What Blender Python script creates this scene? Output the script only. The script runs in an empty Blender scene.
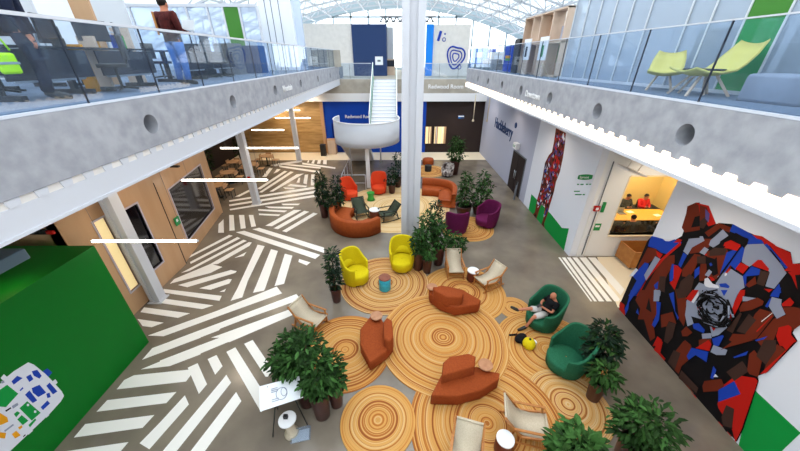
import bpy, math, random
from mathutils import Vector, Matrix
random.seed(7)
scene = bpy.context.scene
col = scene.collection
PI = math.pi
R = math.radians

# ------------------------------------------------------------------ camera model (also used to survey positions)
F = 306.0; PITCH = R(28.8); CH = 7.0; YAW = R(0.4)
sn, cs = math.sin(PITCH), math.cos(PITCH)
def ray(px, py):
    x = (px-400)/F; y = (225.5-py)/F
    X, Y, Z = x, cs+y*sn, -sn+y*cs
    return (X*math.cos(YAW)+Y*math.sin(YAW), -X*math.sin(YAW)+Y*math.cos(YAW), Z)
def fl(px, py, z=0.0):
    v = ray(px, py); t = (z-CH)/v[2]; return (v[0]*t, v[1]*t, z)
def wx(px, py, X):
    v = ray(px, py); t = X/v[0]; return (X, v[1]*t, CH+v[2]*t)
def wy(px, py, Y):
    v = ray(px, py); t = Y/v[1]; return (v[0]*t, Y, CH+v[2]*t)

# ------------------------------------------------------------------ materials
def lin(h):
    if isinstance(h, str):
        h = h.lstrip('#'); c = [int(h[i:i+2], 16)/255 for i in (0, 2, 4)]
    else: c = list(h)
    return tuple((x/12.92 if x <= .04045 else ((x+.055)/1.055)**2.4) for x in c)+(1,)
MATS = {}
def mat(name, c, rough=.6, metal=0, c2=None, scale=6, detail=4, bump=0, stretch=None, emit=0, emitc=None, spec=None, coat=0):
    m = bpy.data.materials.new(name); m.use_nodes = True
    nt = m.node_tree; b = nt.nodes['Principled BSDF']
    b.inputs['Base Color'].default_value = lin(c)
    b.inputs['Roughness'].default_value = rough; b.inputs['Metallic'].default_value = metal
    if spec is None and rough >= .55: spec = .2
    if spec is not None: b.inputs['Specular IOR Level'].default_value = spec
    if coat: b.inputs['Coat Weight'].default_value = coat
    if emit:
        b.inputs['Emission Color'].default_value = lin(emitc or c); b.inputs['Emission Strength'].default_value = emit
    if c2 or bump:
        tc = nt.nodes.new('ShaderNodeTexCoord'); mp = nt.nodes.new('ShaderNodeMapping')
        nt.links.new(tc.outputs['Object'], mp.inputs['Vector'])
        if stretch: mp.inputs['Scale'].default_value = stretch
        n = nt.nodes.new('ShaderNodeTexNoise'); n.inputs['Scale'].default_value = scale; n.inputs['Detail'].default_value = detail
        nt.links.new(mp.outputs['Vector'], n.inputs['Vector'])
        if c2:
            r = nt.nodes.new('ShaderNodeValToRGB'); r.color_ramp.elements[0].position = .32; r.color_ramp.elements[1].position = .68
            r.color_ramp.elements[0].color = lin(c); r.color_ramp.elements[1].color = lin(c2)
            nt.links.new(n.outputs['Fac'], r.inputs['Fac']); nt.links.new(r.outputs['Color'], b.inputs['Base Color'])
        if bump:
            bp = nt.nodes.new('ShaderNodeBump'); bp.inputs['Strength'].default_value = bump; bp.inputs['Distance'].default_value = .02
            nt.links.new(n.outputs['Fac'], bp.inputs['Height']); nt.links.new(bp.outputs['Normal'], b.inputs['Normal'])
    MATS[name] = m
    return m
def glassmat(name, tint=(.9,.95,1), base=.06, rough=.02, diff=0, dc='#c4d2e0', ior=1.45):
    m = bpy.data.materials.new(name); m.use_nodes = True; nt = m.node_tree
    for n in list(nt.nodes): nt.nodes.remove(n)
    o = nt.nodes.new('ShaderNodeOutputMaterial'); t = nt.nodes.new('ShaderNodeBsdfTransparent'); g = nt.nodes.new('ShaderNodeBsdfGlossy')
    t.inputs['Color'].default_value = (*tint, 1); g.inputs['Roughness'].default_value = rough
    lw = nt.nodes.new('ShaderNodeLayerWeight'); lw.inputs['Blend'].default_value = .5
    pw = nt.nodes.new('ShaderNodeMath'); pw.operation = 'POWER'; pw.inputs[1].default_value = 4; nt.links.new(lw.outputs['Facing'], pw.inputs[0])
    f = nt.nodes.new('ShaderNodeMath'); f.operation = 'MULTIPLY_ADD'; f.inputs[1].default_value = .45; f.inputs[2].default_value = .03; nt.links.new(pw.outputs[0], f.inputs[0])
    mx = nt.nodes.new('ShaderNodeMixShader')
    nt.links.new(f.outputs[0], mx.inputs[0]); nt.links.new(t.outputs[0], mx.inputs[1]); nt.links.new(g.outputs[0], mx.inputs[2])
    last = mx
    if diff:
        tw = .85 if 'roof' in name else .5
        d = nt.nodes.new('ShaderNodeBsdfDiffuse'); d.inputs['Color'].default_value = lin(dc)
        tr = nt.nodes.new('ShaderNodeBsdfTranslucent'); tr.inputs['Color'].default_value = lin(dc)
        m1 = nt.nodes.new('ShaderNodeMixShader'); m1.inputs[0].default_value = tw
        nt.links.new(d.outputs[0], m1.inputs[1]); nt.links.new(tr.outputs[0], m1.inputs[2])
        m2 = nt.nodes.new('ShaderNodeMixShader'); m2.inputs[0].default_value = diff
        nt.links.new(mx.outputs[0], m2.inputs[1]); nt.links.new(m1.outputs[0], m2.inputs[2]); last = m2
    nt.links.new(last.outputs[0], o.inputs['Surface'])
    return m
def ringmat(name, seed, cols, scale, rough=.85):
    """concentric woven rings around the object's own centre"""
    m = bpy.data.materials.new(name); m.use_nodes = True; nt = m.node_tree; b = nt.nodes['Principled BSDF']
    b.inputs['Roughness'].default_value = rough
    tc = nt.nodes.new('ShaderNodeTexCoord'); ns = nt.nodes.new('ShaderNodeTexNoise'); ns.inputs['Scale'].default_value = .9; ns.inputs['Detail'].default_value = 1
    nt.links.new(tc.outputs['Object'], ns.inputs['Vector'])
    ln = nt.nodes.new('ShaderNodeVectorMath'); ln.operation = 'LENGTH'; nt.links.new(tc.outputs['Object'], ln.inputs[0])
    a = nt.nodes.new('ShaderNodeMath'); a.operation = 'MULTIPLY_ADD'; a.inputs[1].default_value = .10
    nt.links.new(ns.outputs['Fac'], a.inputs[0]); nt.links.new(ln.outputs['Value'], a.inputs[2])
    n1 = nt.nodes.new('ShaderNodeTexNoise'); n1.noise_dimensions = '1D'; n1.inputs['Scale'].default_value = scale; n1.inputs['Detail'].default_value = 3
    ad = nt.nodes.new('ShaderNodeMath'); ad.inputs[1].default_value = seed*7.3; nt.links.new(a.outputs[0], ad.inputs[0]); nt.links.new(ad.outputs[0], n1.inputs['W'])
    r = nt.nodes.new('ShaderNodeValToRGB'); r.color_ramp.interpolation = 'LINEAR'
    pos = [.36, .43, .48, .53, .58, .66]
    els = r.color_ramp.elements; els[0].position = pos[0]; els[0].color = lin(cols[0]); els[1].position = pos[-1]; els[1].color = lin(cols[-1])
    for p, c in zip(pos[1:-1], cols[1:-1]): e = els.new(p); e.color = lin(c)
    nt.links.new(n1.outputs['Fac'], r.inputs['Fac']); nt.links.new(r.outputs['Color'], b.inputs['Base Color'])
    return m

M = dict(
 floor=mat('polished concrete', '#6f655a', .24, c2='#887d6e', scale=.9, detail=8, bump=.02),
 paint=mat('white floor paint', '#f3efe9', .5),
 cream=mat('cream floor band', '#e8d9bf', .6),
 conc=mat('fair faced concrete', '#93949a', .75, c2='#a9a9ae', scale=4.5, detail=12, bump=.3),
 conc2=mat('warm concrete', '#9d968a', .75, c2='#b4ac9e', scale=1.6, detail=8),
 carpet=mat('blue grey carpet', '#5d6a7c', .95, c2='#6d7a8c', scale=14),
 white=mat('white paint', '#e9e8e8', .55),
 steel=mat('white steel', '#cbccd2', .45),
 bluewhite=mat('pale wall paint', '#e4e6ee', .6),
 grey=mat('grey blue wall paint', '#b3b5c6', .6),
 black=mat('black', '#121214', .5),
 dark=mat('dark brown wall', '#2f2523', .7),
 charcoal=mat('charcoal', '#2b2f3a', .6),
 navy=mat('navy', '#2b3f68', .7),
 blue=mat('royal blue wall', '#0b43ae', .6),
 blued=mat('deep blue door', '#08307f', .6),
 skyblue=mat('bright blue', '#1f86e6', .6),
 green=mat('green paint', '#006b1c', .55),
 greenp=mat('green panel', '#347a14', .45),
 sgreen=mat('sign green', '#0a8a44', .5),
 mgreen=mat('mural green', '#0b8f3c', .6),
 wood=mat('birch plywood', '#ba9068', .5, c2='#c69e78', scale=2.2, stretch=(1,1,.12), detail=6),
 woodd=mat('oak frame', '#a9692f', .45, c2='#c07d3c', scale=9, stretch=(1,1,.2)),
 woodf=mat('warm wood boards', '#94703e', .5, c2='#c29c66', scale=1.7, stretch=(.5,3,4), detail=5),
 plywood=mat('pale plywood', '#c4ab95', .6, c2='#d3bca8', scale=3, stretch=(1,1,.2)),
 beige=mat('beige panel', '#dcd6d0', .7, c2='#e6e0da', scale=3),
 yellow=mat('yellow wool', '#cdb80a', .85, c2='#d8c414', scale=30),
 lemon=mat('lemon shell', '#cfc46e', .6),
 orange=mat('rust orange wool', '#8a3c18', .85, c2='#98461c', scale=30),
 orange2=mat('orange leather', '#96431a', .6, c2='#a54e20', scale=10),
 red=mat('coral red wool', '#d84420', .8, c2='#e04e28', scale=30),
 purple=mat('plum wool', '#5c1440', .85, c2='#6a1a4c', scale=30),
 tgreen=mat('bottle green wool', '#1f5a3f', .85, c2='#28684a', scale=30),
 sling=mat('natural woven sling', '#bfb098', .85, c2='#d0c2aa', scale=60),
 slingd=mat('olive woven sling', '#3a4033', .85, c2='#4a5242', scale=60),
 darkmetal=mat('dark metal frame', '#1d2320', .4, metal=.4),
 pot=mat('maroon brown planter', '#43201b', .45),
 potw=mat('sand planter', '#d8c09a', .6),
 soil=mat('soil', '#1c140e', .95),
 leaf=mat('leaf green', '#14280c', .7, c2='#2c4e1c', scale=5),
 leafb=mat('fresh leaf green', '#2a4c18', .7, c2='#447034', scale=5),
 leafd=mat('dark leaf', '#0c1a0c', .7, c2='#1a3220', scale=5),
 bark=mat('bark', '#4a3a28', .8),
 rust=mat('rust brown drum', '#5e2416', .5),
 browntop=mat('brown wood top', '#7a3a22', .5, c2='#8a4a2e', scale=9),
 tanwood=mat('tan wood top', '#a8714c', .5, c2='#b8825c', scale=9),
 bluedrum=mat('turquoise drum', '#1596b4', .4, c2='#2fb2c8', scale=14),
 stoolgreen=mat('grass green stool', '#2f9a3a', .5),
 skin=mat('skin', '#b9785c', .55), skin2=mat('skin tan', '#a06a4c', .55), hair=mat('dark hair', '#1c1410', .7),
 denim=mat('denim', '#4a6fae', .8, c2='#5f86c4', scale=12), navycloth=mat('navy cloth', '#161c30', .85), blackcloth=mat('black cloth', '#0e0f12', .85),
 whitecloth=mat('light grey shorts', '#c4c0bc', .85), redcloth=mat('red jumper', '#c81f1f', .8), greycloth=mat('grey shirt', '#3d413f', .8), greencloth=mat('dark green shirt', '#1f3d2a', .8),
 hivis=mat('hi vis yellow', '#b4f000', .6), tan=mat('tan strap', '#b07844', .6), silver=mat('silver', '#b8c2cc', .3, metal=.7),
 screen=mat('dark screen', '#23262e', .25), desk=mat('dark desk', '#23252b', .5), gfab=mat('grey upholstery', '#8a92a0', .85), 
 lgrey=mat('light grey', '#c9ccd0', .6), mgrey=mat('mid grey', '#6b6f76', .6), paper=mat('paper', '#eceef2', .7),
 mred=mat('mural red', '#b8180e', .6), mblue=mat('mural blue', '#1a3ea6', .6), mgry=mat('mural grey', '#8f95a8', .6), mbrn=mat('mural brown', '#6a2613', .6),
 mdk=mat('mural umber', '#3f2a23', .6), mblk=mat('mural black', '#0b090c', .6), mwht=mat('mural white', '#dcdce4', .6), mor=mat('map orange', '#e49a14', .6), mpur=mat('mural violet', '#5d4c86', .6),
 roof=mat('roof lining', '#dfe3e2', .8), fascia=mat('roof edge beam', '#b9c8d0', .6),
 yroom=mat('warm room wall', '#e8d090', .7), ytable=mat('maple table', '#d8a040', .5),
 crate=mat('ply crate', '#a8692c', .5, c2='#b87a3a', scale=5), pinktop=mat('pink grey paint', '#bfb6bf', .6),
 led=mat('led tube glow', '#fff6e8', .5, emit=9, emitc='#fff3df'),
 cove=mat('cove light glow', '#fff0d8', .5, emit=1.7, emitc='#ffe4c0'),
 spot=mat('downlight glow', '#ffe9c0', .5, emit=14, emitc='#ffdca0'),
 panelglow=mat('cream panel with own glow', '#f2dcaa', .5, emit=.35, emitc='#f4d79a'),
 bluebeam=mat('blue ceiling unit', '#5c7586', .4, metal=.3),
 tree=mat('pale outdoor', '#cfd8dc', .8),
)
M['plaid'] = mat('dark red plaid', '#35100f', .85, c2='#4f1a18', scale=16)
M['glass'] = glassmat('railing glass', (.86,.92,.98), rough=.01, diff=.03, ior=1.5)
M['wglass'] = glassmat('window glass', (.96,.98,1), ior=1.3)
M['frost'] = glassmat('frosted partition glass', (.84,.88,.93), rough=.12, diff=.45, dc='#c4ced8')
M['frost2'] = glassmat('clear pale partition glass', (.85,.9,.97), rough=.05, diff=.35, dc='#dfe6f0')
M['dglass'] = mat('dark glass', '#0b0b12', .08, spec=.8)
M['mesh'] = glassmat('perforated white metal', (.95,.95,.97), rough=.4, diff=.72, dc='#dcdde0')
M['troof'] = glassmat('translucent roof membrane', (1,1,1), rough=.6, diff=1, dc='#e6eaea')  # roof made to pass sky light, added to brighten its underside and trusses
M['acrylic'] = glassmat('clear acrylic', (.85,.9,.95), diff=.3, dc='#cfd6e0')
RC = ['#8f4a12', '#bd7628', '#cf9c54', '#bb8036', '#d8b276', '#a65f1a']
RC2 = ['#86450f', '#b8782c', '#d2a668', '#b98440', '#dcbe8c', '#9c541a']

# ------------------------------------------------------------------ mesh helpers
class MB:
    def __init__(s): s.v = []; s.f = []; s.m = []; s.sm = []
    def add(s, vs, fs, mi=0, smooth=False):
        o = len(s.v); s.v += [tuple(v) for v in vs]
        for f in fs: s.f.append(tuple(o+i for i in f)); s.m.append(mi); s.sm.append(smooth)
        return s
    def box(s, x0, x1, y0, y1, z0, z1, mi=0):
        v = [(x0,y0,z0),(x1,y0,z0),(x1,y1,z0),(x0,y1,z0),(x0,y0,z1),(x1,y0,z1),(x1,y1,z1),(x0,y1,z1)]
        return s.add(v, [(0,3,2,1),(4,5,6,7),(0,1,5,4),(1,2,6,5),(2,3,7,6),(3,0,4,7)], mi)
    def prism(s, pts, z0, z1, mi=0, inset=0, rnd=0):
        """vertical prism from an xy outline, optionally with a softened top edge"""
        a = sum(pts[i][0]*pts[(i+1)%len(pts)][1]-pts[(i+1)%len(pts)][0]*pts[i][1] for i in range(len(pts)))
        if a < 0: pts = pts[::-1]
        n = len(pts); cx = sum(p[0] for p in pts)/n; cy = sum(p[1] for p in pts)/n
        rings = []
        def ring(d, z):
            out = []
            for x, y in [(p[0], p[1]) for p in pts]:
                L = math.hypot(x-cx, y-cy) or 1; k = max(0, 1-d/L); out.append((cx+(x-cx)*k, cy+(y-cy)*k, z))
            return out
        rings.append(ring(inset, z0)); 
        if rnd:
            rings.append(ring(0, z0+rnd)); rings.append(ring(0, z1-rnd)); rings.append(ring(rnd*.3, z1-rnd*.3)); rings.append(ring(rnd, z1))
        else: rings.append(ring(0, z1))
        vs = [v for r in rings for v in r]; fs = [tuple(range(n))[::-1], tuple((len(rings)-1)*n+i for i in range(n))]
        for k in range(len(rings)-1):
            for i in range(n): j = (i+1) % n; fs.append((k*n+i, k*n+j, (k+1)*n+j, (k+1)*n+i))
        return s.add(vs, fs, mi, bool(rnd))
    def lathe(s, prof, c=(0,0,0), n=24, mi=0, cap=True, sx=1, sy=1, smooth=True):
        vs = []; fs = []
        for r, z in prof:
            for i in range(n): a = 2*PI*i/n; vs.append((c[0]+r*sx*math.cos(a), c[1]+r*sy*math.sin(a), c[2]+z))
        for k in range(len(prof)-1):
            for i in range(n): j = (i+1) % n; fs.append((k*n+i, k*n+j, (k+1)*n+j, (k+1)*n+i))
        s.add(vs, fs, mi, smooth)
        if cap:
            o = len(s.v)-len(vs)
            s.f.append(tuple(o+i for i in range(n))[::-1]); s.m.append(mi); s.sm.append(False)
            s.f.append(tuple(o+(len(prof)-1)*n+i for i in range(n))); s.m.append(mi); s.sm.append(False)
        return s
    def tube(s, pts, r, n=8, mi=0, r2=None):
        pts = [Vector(p) for p in pts]; N = len(pts); vs = []; fs = []
        rr = [r]*N if not isinstance(r, (list, tuple)) else r
        up = None
        for k in range(N):
            d = (pts[min(k+1, N-1)]-pts[max(k-1, 0)]).normalized()
            if up is None: up = Vector((0,0,1)) if abs(d.z) < .9 else Vector((1,0,0))
            a = d.cross(up).normalized(); b = a.cross(d).normalized(); up = b
            for i in range(n):
                t = 2*PI*i/n; vs.append(pts[k]+a*math.cos(t)*rr[k]+b*math.sin(t)*(r2 or rr[k]))
        for k in range(N-1):
            for i in range(n): j = (i+1) % n; fs.append((k*n+i, (k+1)*n+i, (k+1)*n+j, k*n+j))
        fs.append(tuple(range(n))); fs.append(tuple((N-1)*n+i for i in range(n))[::-1])
        return s.add(vs, fs, mi, True)
    def bar(s, p, q, w, h=None, mi=0):
        """rectangular bar from p to q"""
        h = h or w; p = Vector(p); q = Vector(q); d = (q-p).normalized()
        up = Vector((0,0,1)) if abs(d.z) < .95 else Vector((0,1,0))
        a = d.cross(up).normalized()*w/2; b = a.cross(d).normalized()*h/2
        vs = [p-a-b, p+a-b, p+a+b, p-a+b, q-a-b, q+a-b, q+a+b, q-a+b]
        return s.add(vs, [(0,1,2,3),(4,7,6,5),(0,4,5,1),(1,5,6,2),(2,6,7,3),(3,7,4,0)], mi)
    def ball(s, c, rx, ry=None, rz=None, n=14, mi=0):
        ry = ry or rx; rz = rz or rx; vs = []; fs = []; h = n//2
        for k in range(h+1):
            p = PI*k/h
            for i in range(n): a = 2*PI*i/n; vs.append((c[0]+rx*math.sin(p)*math.cos(a), c[1]+ry*math.sin(p)*math.sin(a), c[2]+rz*math.cos(p)))
        for k in range(h):
            for i in range(n): j = (i+1) % n; fs.append((k*n+i, (k+1)*n+i, (k+1)*n+j, k*n+j))
        return s.add(vs, fs, mi, True)
    def poly(s, pts, mi=0):
        return s.add(pts, [tuple(range(len(pts)))], mi)
    def build(s, name, mats, parent=None, loc=(0,0,0), rot=(0,0,0), bevel=0):
        me = bpy.data.meshes.new(name); me.from_pydata(s.v, [], s.f)
        if not isinstance(mats, (list, tuple)): mats = [mats]
        for m in mats: me.materials.append(m)
        me.polygons.foreach_set('material_index', s.m); me.polygons.foreach_set('use_smooth', s.sm); me.update()
        o = bpy.data.objects.new(name, me); col.objects.link(o); o.location = loc; o.rotation_euler = rot
        if parent: o.parent = parent
        if bevel:
            b = o.modifiers.new('bevel', 'BEVEL'); b.width = bevel; b.segments = 2; b.limit_method = 'ANGLE'
        return o
def tag(o, label=None, cat=None, group=None, kind=None):
    if label: o['label'] = label
    if cat: o['category'] = cat
    if group: o['group'] = group
    if kind: o['kind'] = kind
    return o
def struct(o): o['kind'] = 'structure'; return o
def empty(name, loc, rz=0, label=None, cat=None, group=None):
    o = bpy.data.objects.new(name, None); o.empty_display_size = .1; col.objects.link(o)
    o.location = loc; o.rotation_euler = (0, 0, rz); return tag(o, label, cat, group)
def dup(root, loc, rz, label, group=None):
    r = root.copy(); col.objects.link(r); r.location = loc; r.rotation_euler = (0, 0, rz); r['label'] = label
    if group: r['group'] = group
    for ch in root.children:
        c = ch.copy(); col.objects.link(c); c.parent = r
        for g in ch.children:
            d = g.copy(); col.objects.link(d); d.parent = c
    return r
def text_mesh(body, size, name, m, loc, rot, ext=.01, parent=None, shear=0, align='LEFT', bold=0):
    cu = bpy.data.curves.new(name, 'FONT'); cu.body = body; cu.size = size; cu.extrude = ext; cu.align_x = align; cu.offset = bold
    t = bpy.data.objects.new(name+'_tmp', cu); col.objects.link(t)
    dg = bpy.context.evaluated_depsgraph_get(); me = bpy.data.meshes.new_from_object(t.evaluated_get(dg))
    bpy.data.objects.remove(t); me.materials.clear(); me.materials.append(m)
    o = bpy.data.objects.new(name, me); col.objects.link(o); o.location = loc; o.rotation_euler = rot
    if parent: o.parent = parent
    return o

# ------------------------------------------------------------------ the shell
ZS, ZB = 6.4, 5.25          # upper deck level, underside of its edge
XL, XR = -4.3, 4.3          # slab edges either side of the atrium
YE, YER = 27.0, 21.2        # far ends of left and right decks
YB = 25.5                   # ground floor back wall
WM = 7.0
WR = 6.85                   # right hand ground floor wall
MB().box(-24, 16, -4, 30, -.3, 0).build('floor', M['floor']); struct(bpy.data.objects['floor'])

stripes = []
def S(ox, oy, sc, *quads):
    for q in quads: stripes.append([fl(ox+x/sc, oy+y/sc)[:2] for x, y in q])
k = 6.35
S(60, 380, k, [(360,60),(408,0),(470,-30),(860,-70),(800,10)], [(232,202),(300,128),(740,76),(675,147)], [(88,366),(160,280),(600,222),(525,304)], [(20,455),(435,394),(380,460),(300,520),(0,520)])
k = 6.633
S(80, 330, k, [(245,392),(305,325),(648,290),(668,345)][:4], [(412,198),(480,120),(800,3),(800,52)], [(402,262),(800,98),(800,162),(595,240)])
S(160, 330, k, [(0,105),(270,3),(300,-8),(400,-8),(390,3),(0,154)], [(0,203),(520,3),(560,-12),(680,-12),(640,3),(65,240),(0,244)],
  [(184,250),(250,220),(312,360),(258,425)], [(316,193),(375,166),(415,240),(366,297)], [(440,145),(500,115),(665,378),(735,490),(670,545),(615,450)], [(558,92),(615,66),(750,265),(720,310),(700,310)])
S(160, 383, k, [(0,262),(165,82),(192,142),(0,360),(-70,440),(-135,400)], [(20,450),(420,-28),(440,-55),(472,-2),(112,450),(60,510),(-35,510)], [(205,450),(505,60),(540,120),(300,450),(250,520),(150,520)])
S(120, 270, k, [(185,435),(640,272),(1040,110),(1075,155),(700,290),(290,440)], [(400,448),(1170,160),(1200,195),(820,330),(560,430),(460,475),(330,475)],
  [(270,220),(305,192),(620,235),(545,260)], [(285,150),(290,126),(675,172),(660,205)], [(135,280),(160,248),(465,288),(385,318)], [(115,325),(290,350),(210,380),(150,372)],
  [(330,92),(360,60),(600,-40),(680,-20),(600,20)], [(385,100),(735,0),(775,8),(765,20),(445,115)], [(525,122),(720,60),(742,62),(725,90),(600,132)], [(660,145),(704,125),(692,145)])
S(220, 270, k, [(0,450),(-60,450),(480,255),(550,235),(570,262),(480,300),(130,450),(60,480)])
S(150, 215, k, [(210,298),(525,132),(550,138),(230,300)], [(265,312),(580,146),(600,155),(300,310),(270,325)], [(205,385),(620,164),(642,172),(260,372)], [(388,332),(655,180),(675,182),(660,205),(450,325)], [(560,285),(640,245),(622,272)],
  [(455,60),(488,28),(490,118),(452,118)], [(525,0),(555,0),(562,102),(527,105)], [(590,0),(625,0),(635,88),(602,92)], [(655,0),(685,0),(703,75),(672,80)])
S(220, 210, k, [(105,148),(160,138),(665,298),(632,325)], [(215,128),(260,118),(690,250),(690,285)], [(250,230),(296,240),(185,470),(148,580),(70,603),(115,520)], [(338,260),(384,272),(300,520),(292,535),(218,550),(240,500)], [(430,290),(480,303),(425,490),(362,505)], [(525,325),(600,348),(575,368),(520,345)],
  [(300,105),(490,0),(540,0),(345,108)], [(355,122),(560,5),(592,12),(385,128)], [(412,140),(620,18),(648,25),(440,148)])
S(200, 160, k, [(192,268),(770,175),(775,190),(195,278)], [(192,296),(775,202),(778,218),(195,307)], [(196,325),(780,228),(785,242),(200,335)],
  [(230,245),(330,195),(335,207),(262,243)], [(380,190),(560,72),(580,76),(400,195)], [(390,215),(600,76),(622,80),(412,216)], [(460,210),(640,95),(690,90),(485,210)], [(412,112),(460,52),(482,56),(440,112)], [(488,90),(510,60),(535,62),(515,80)],
  [(385,326),(580,336),(560,347),(388,337)], [(390,355),(535,362),(520,372),(392,366)], [(430,308),(625,312),(610,324),(460,320)], [(540,290),(665,290),(650,300),(550,300)],
  [(550,182),(630,188),(620,194),(565,192)], [(600,160),(712,172),(700,182),(580,172)], [(640,150),(655,118),(665,118),(660,152)], [(685,155),(695,98),(718,96),(708,162)], [(735,168),(738,96),(760,96),(758,170)],
  [(450,35),(640,5),(680,12),(500,42)], [(520,35),(800,75),(795,88),(530,48)], [(520,20),(800,48),(800,58),(520,30)])
S(260, 140, k, [(310,150),(320,135),(325,135),(325,150)], [(340,155),(352,132),(365,132),(358,158)], [(378,158),(385,132),(405,132),(400,158)], [(418,160),(420,132),(443,132),(442,162)], [(280,150),(500,182),(500,192),(280,162)])
S(550, 235, 6.44, [(53,145),(66,145),(272,428),(262,428)], [(76,145),(98,145),(302,428),(284,428)], [(108,145),(132,145),(350,428),(315,428)], [(144,145),(175,145),(400,428),(365,428)], [(188,145),(232,145),(450,415),(440,428),(415,428)], [(244,145),(292,145),(480,350),(455,390)])
b = MB()
for iq, q in enumerate(stripes):
    a = sum(q[i][0]*q[(i+1)%len(q)][1]-q[(i+1)%len(q)][0]*q[i][1] for i in range(len(q)))
    if a < 0: q = q[::-1]
    n = len(q); h = .002+iq*.00004
    b.add([(x,y,h) for x,y in q], [tuple(range(n))], 0)
struct(b.build('trim_1', M['paint']))
# cream threshold band, niche floor
b = MB().box(-14, 6.85, 23.3, 25.5, 0, .004); struct(b.build('trim_2', M['cream']))
b = MB().add([fl(597,257)[:2]+(.0025,), (WM,7.25,.0025), (12,7.25,.0025), (12,10.1,.0025)], [(0,1,2,3)]); struct(b.build('trim_3', M['cream']))

def fascia(name, X, sgn, holes, z0, z1, y0, y1):
    """concrete edge with round recesses; sgn = direction into the slab"""
    b = MB(); holes = sorted(holes); cur = y0; zc0, zc1 = z0, z1
    for (yc, zc, r) in holes:
        w = r*1.6; a0, a1 = yc-w, yc+w
        if a0 < cur: a0 = cur+.001
        b.poly([(X,cur,z0),(X,a0,z0),(X,a0,z1),(X,cur,z1)])
        N = 32; out = []; inn = []
        for i in range(N):
            t = 2*PI*(i+.5)/N; c_, s_ = math.cos(t), math.sin(t)
            k = min((a1-yc)/abs(c_) if c_ > 0 else (yc-a0)/abs(c_), (z1-zc)/abs(s_) if s_ > 0 else (zc-z0)/abs(s_))
            out.append((X, yc+c_*k, zc+s_*k)); inn.append((X, yc+r*c_, zc+r*s_))
        bk = [(X+sgn*.3, p[1], p[2]) for p in inn]
        fs = [(i, (i+1)%N, N+(i+1)%N, N+i) for i in range(N)]
        b.add(out+inn, fs); b.add(inn+bk, [(i, (i+1)%N, N+(i+1)%N, N+i) for i in range(N)], 0, True)
        b.add(bk, [tuple(range(N))], 1)
        for (ay, az) in ((a0,z0),(a1,z0),(a1,z1),(a0,z1)):
            # corner slivers
            o_ = sorted(out, key=lambda p: (p[1]-ay)**2+(p[2]-az)**2)[:2]; b.poly([(X,ay,az), o_[0], o_[1]])
        cur = a1
    b.poly([(X,cur,z0),(X,y1,z0),(X,y1,z1),(X,cur,z1)])
    return b
hl = [wx(x, y, XL) for x, y in [(153.5,130),(234.5,107),(276,93.5),(301.5,87.5),(318.5,83),(330.6,80),(340,77)]]
hr = [wx(x, y, XR) for x, y in [(685,134),(598,108),(550,96),(521,89.5),(502,85),(488,81.5),(478,78.5)]]
ZF = 5.62
b = fascia('x', XL, -1, [(p[1], 5.98, .16) for p in hl if p[1] < YE-.3], ZF, ZS, -1.5, YE)
b.box(-20, XL-.31, -1.5, YE, ZB, ZS-.001); b.box(XL-.32, XL-.001, YE-.01, YE, ZF, ZS); b.box(XL-.32, XL-.002, -1.5, YE, ZF-.005, ZF+.002)
# joints between the cast units and the top
b.box(XL-.32, XL, -1.5, YE, ZS-.004, ZS)
struct(b.build('floor_upper_left', [M['conc'], M['charcoal']]))
b = fascia('x', XR, 1, [(p[1], 5.98, .16) for p in hr if p[1] < YER-.3], ZF, ZS, -1.5, YER)
b.box(XR+.31, 14, -1.5, YER, ZB, ZS-.001); b.box(XR+.001, XR+.32, YER-.01, YER, ZF, ZS); b.box(XR+.002, XR+.32, -1.5, YER, ZF-.005, ZF+.002)
b.box(XR, XR+.32, -1.5, YER, ZS-.004, ZS)
struct(b.build('floor_upper_right', [M['conc'], M['charcoal']]))
struct(MB().box(-20, XL-.35, -1.5, YE, ZS, ZS+.01).build('floor_carpet_left', M['carpet']))
struct(MB().box(XR+.35, 14, -1.5, YER, ZS, ZS+.01).build('floor_carpet_right', M['carpet']))
# profiled metal deck ends + steel edge beam under the left slab
b = MB(); y = -1.4
while y < YE-.5:
    b.add([(XL-.012,y,ZF-.01),(XL-.012,y+.16,ZF-.01),(XL-.012,y+.14,ZF-.1),(XL-.012,y+.02,ZF-.1),(XL-.2,y,ZF-.02),(XL-.2,y+.16,ZF-.02),(XL-.2,y+.12,ZF-.1),(XL-.2,y+.04,ZF-.1)], [(0,1,2,3),(0,4,5,1),(1,5,6,2),(3,7,4,0),(3,2,6,7)], 0); y += .32
b.box(XL-.3, XL-.02, -1.5, YE, ZB-.02, ZF-.1); b.box(XL-.3, XL+.0, -1.5, YE, ZB-.06, ZB-.02)
struct(b.build('trim_4', M['steel']))
b = MB()
# cream filler behind the deck ends
b.box(XL-.3, XL-.03, -1.5, YE, ZF-.1, ZF-.005); struct(b.build('trim_5', M['beige']))
# right: lit cove with toothed deck profile
b = MB(); y = -1.4
while y < YER-.4:
    b.add([(XR-.012,y,ZF-.02),(XR-.012,y+.2,ZF-.02),(XR-.012,y+.17,ZF+.06),(XR-.012,y+.03,ZF+.06),(XR+.05,y,ZF-.02),(XR+.05,y+.2,ZF-.02),(XR+.05,y+.17,ZF+.06),(XR+.05,y+.03,ZF+.06)], [(0,1,2,3),(0,4,5,1),(1,5,6,2),(2,6,7,3),(3,7,4,0)], 0); y += .36
b.box(XR-.01, XR+.06, -1.5, YER, ZF-.2, ZF-.019)
o = b.build('cove_light', M['cove']); tag(o, 'long glowing cove light strip under the right concrete deck edge', 'light strip')
struct(MB().box(XR-.03, XR+.3, -1.5, YER, ZF-.26, ZF-.202).build('trim_6', M['steel']))

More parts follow.
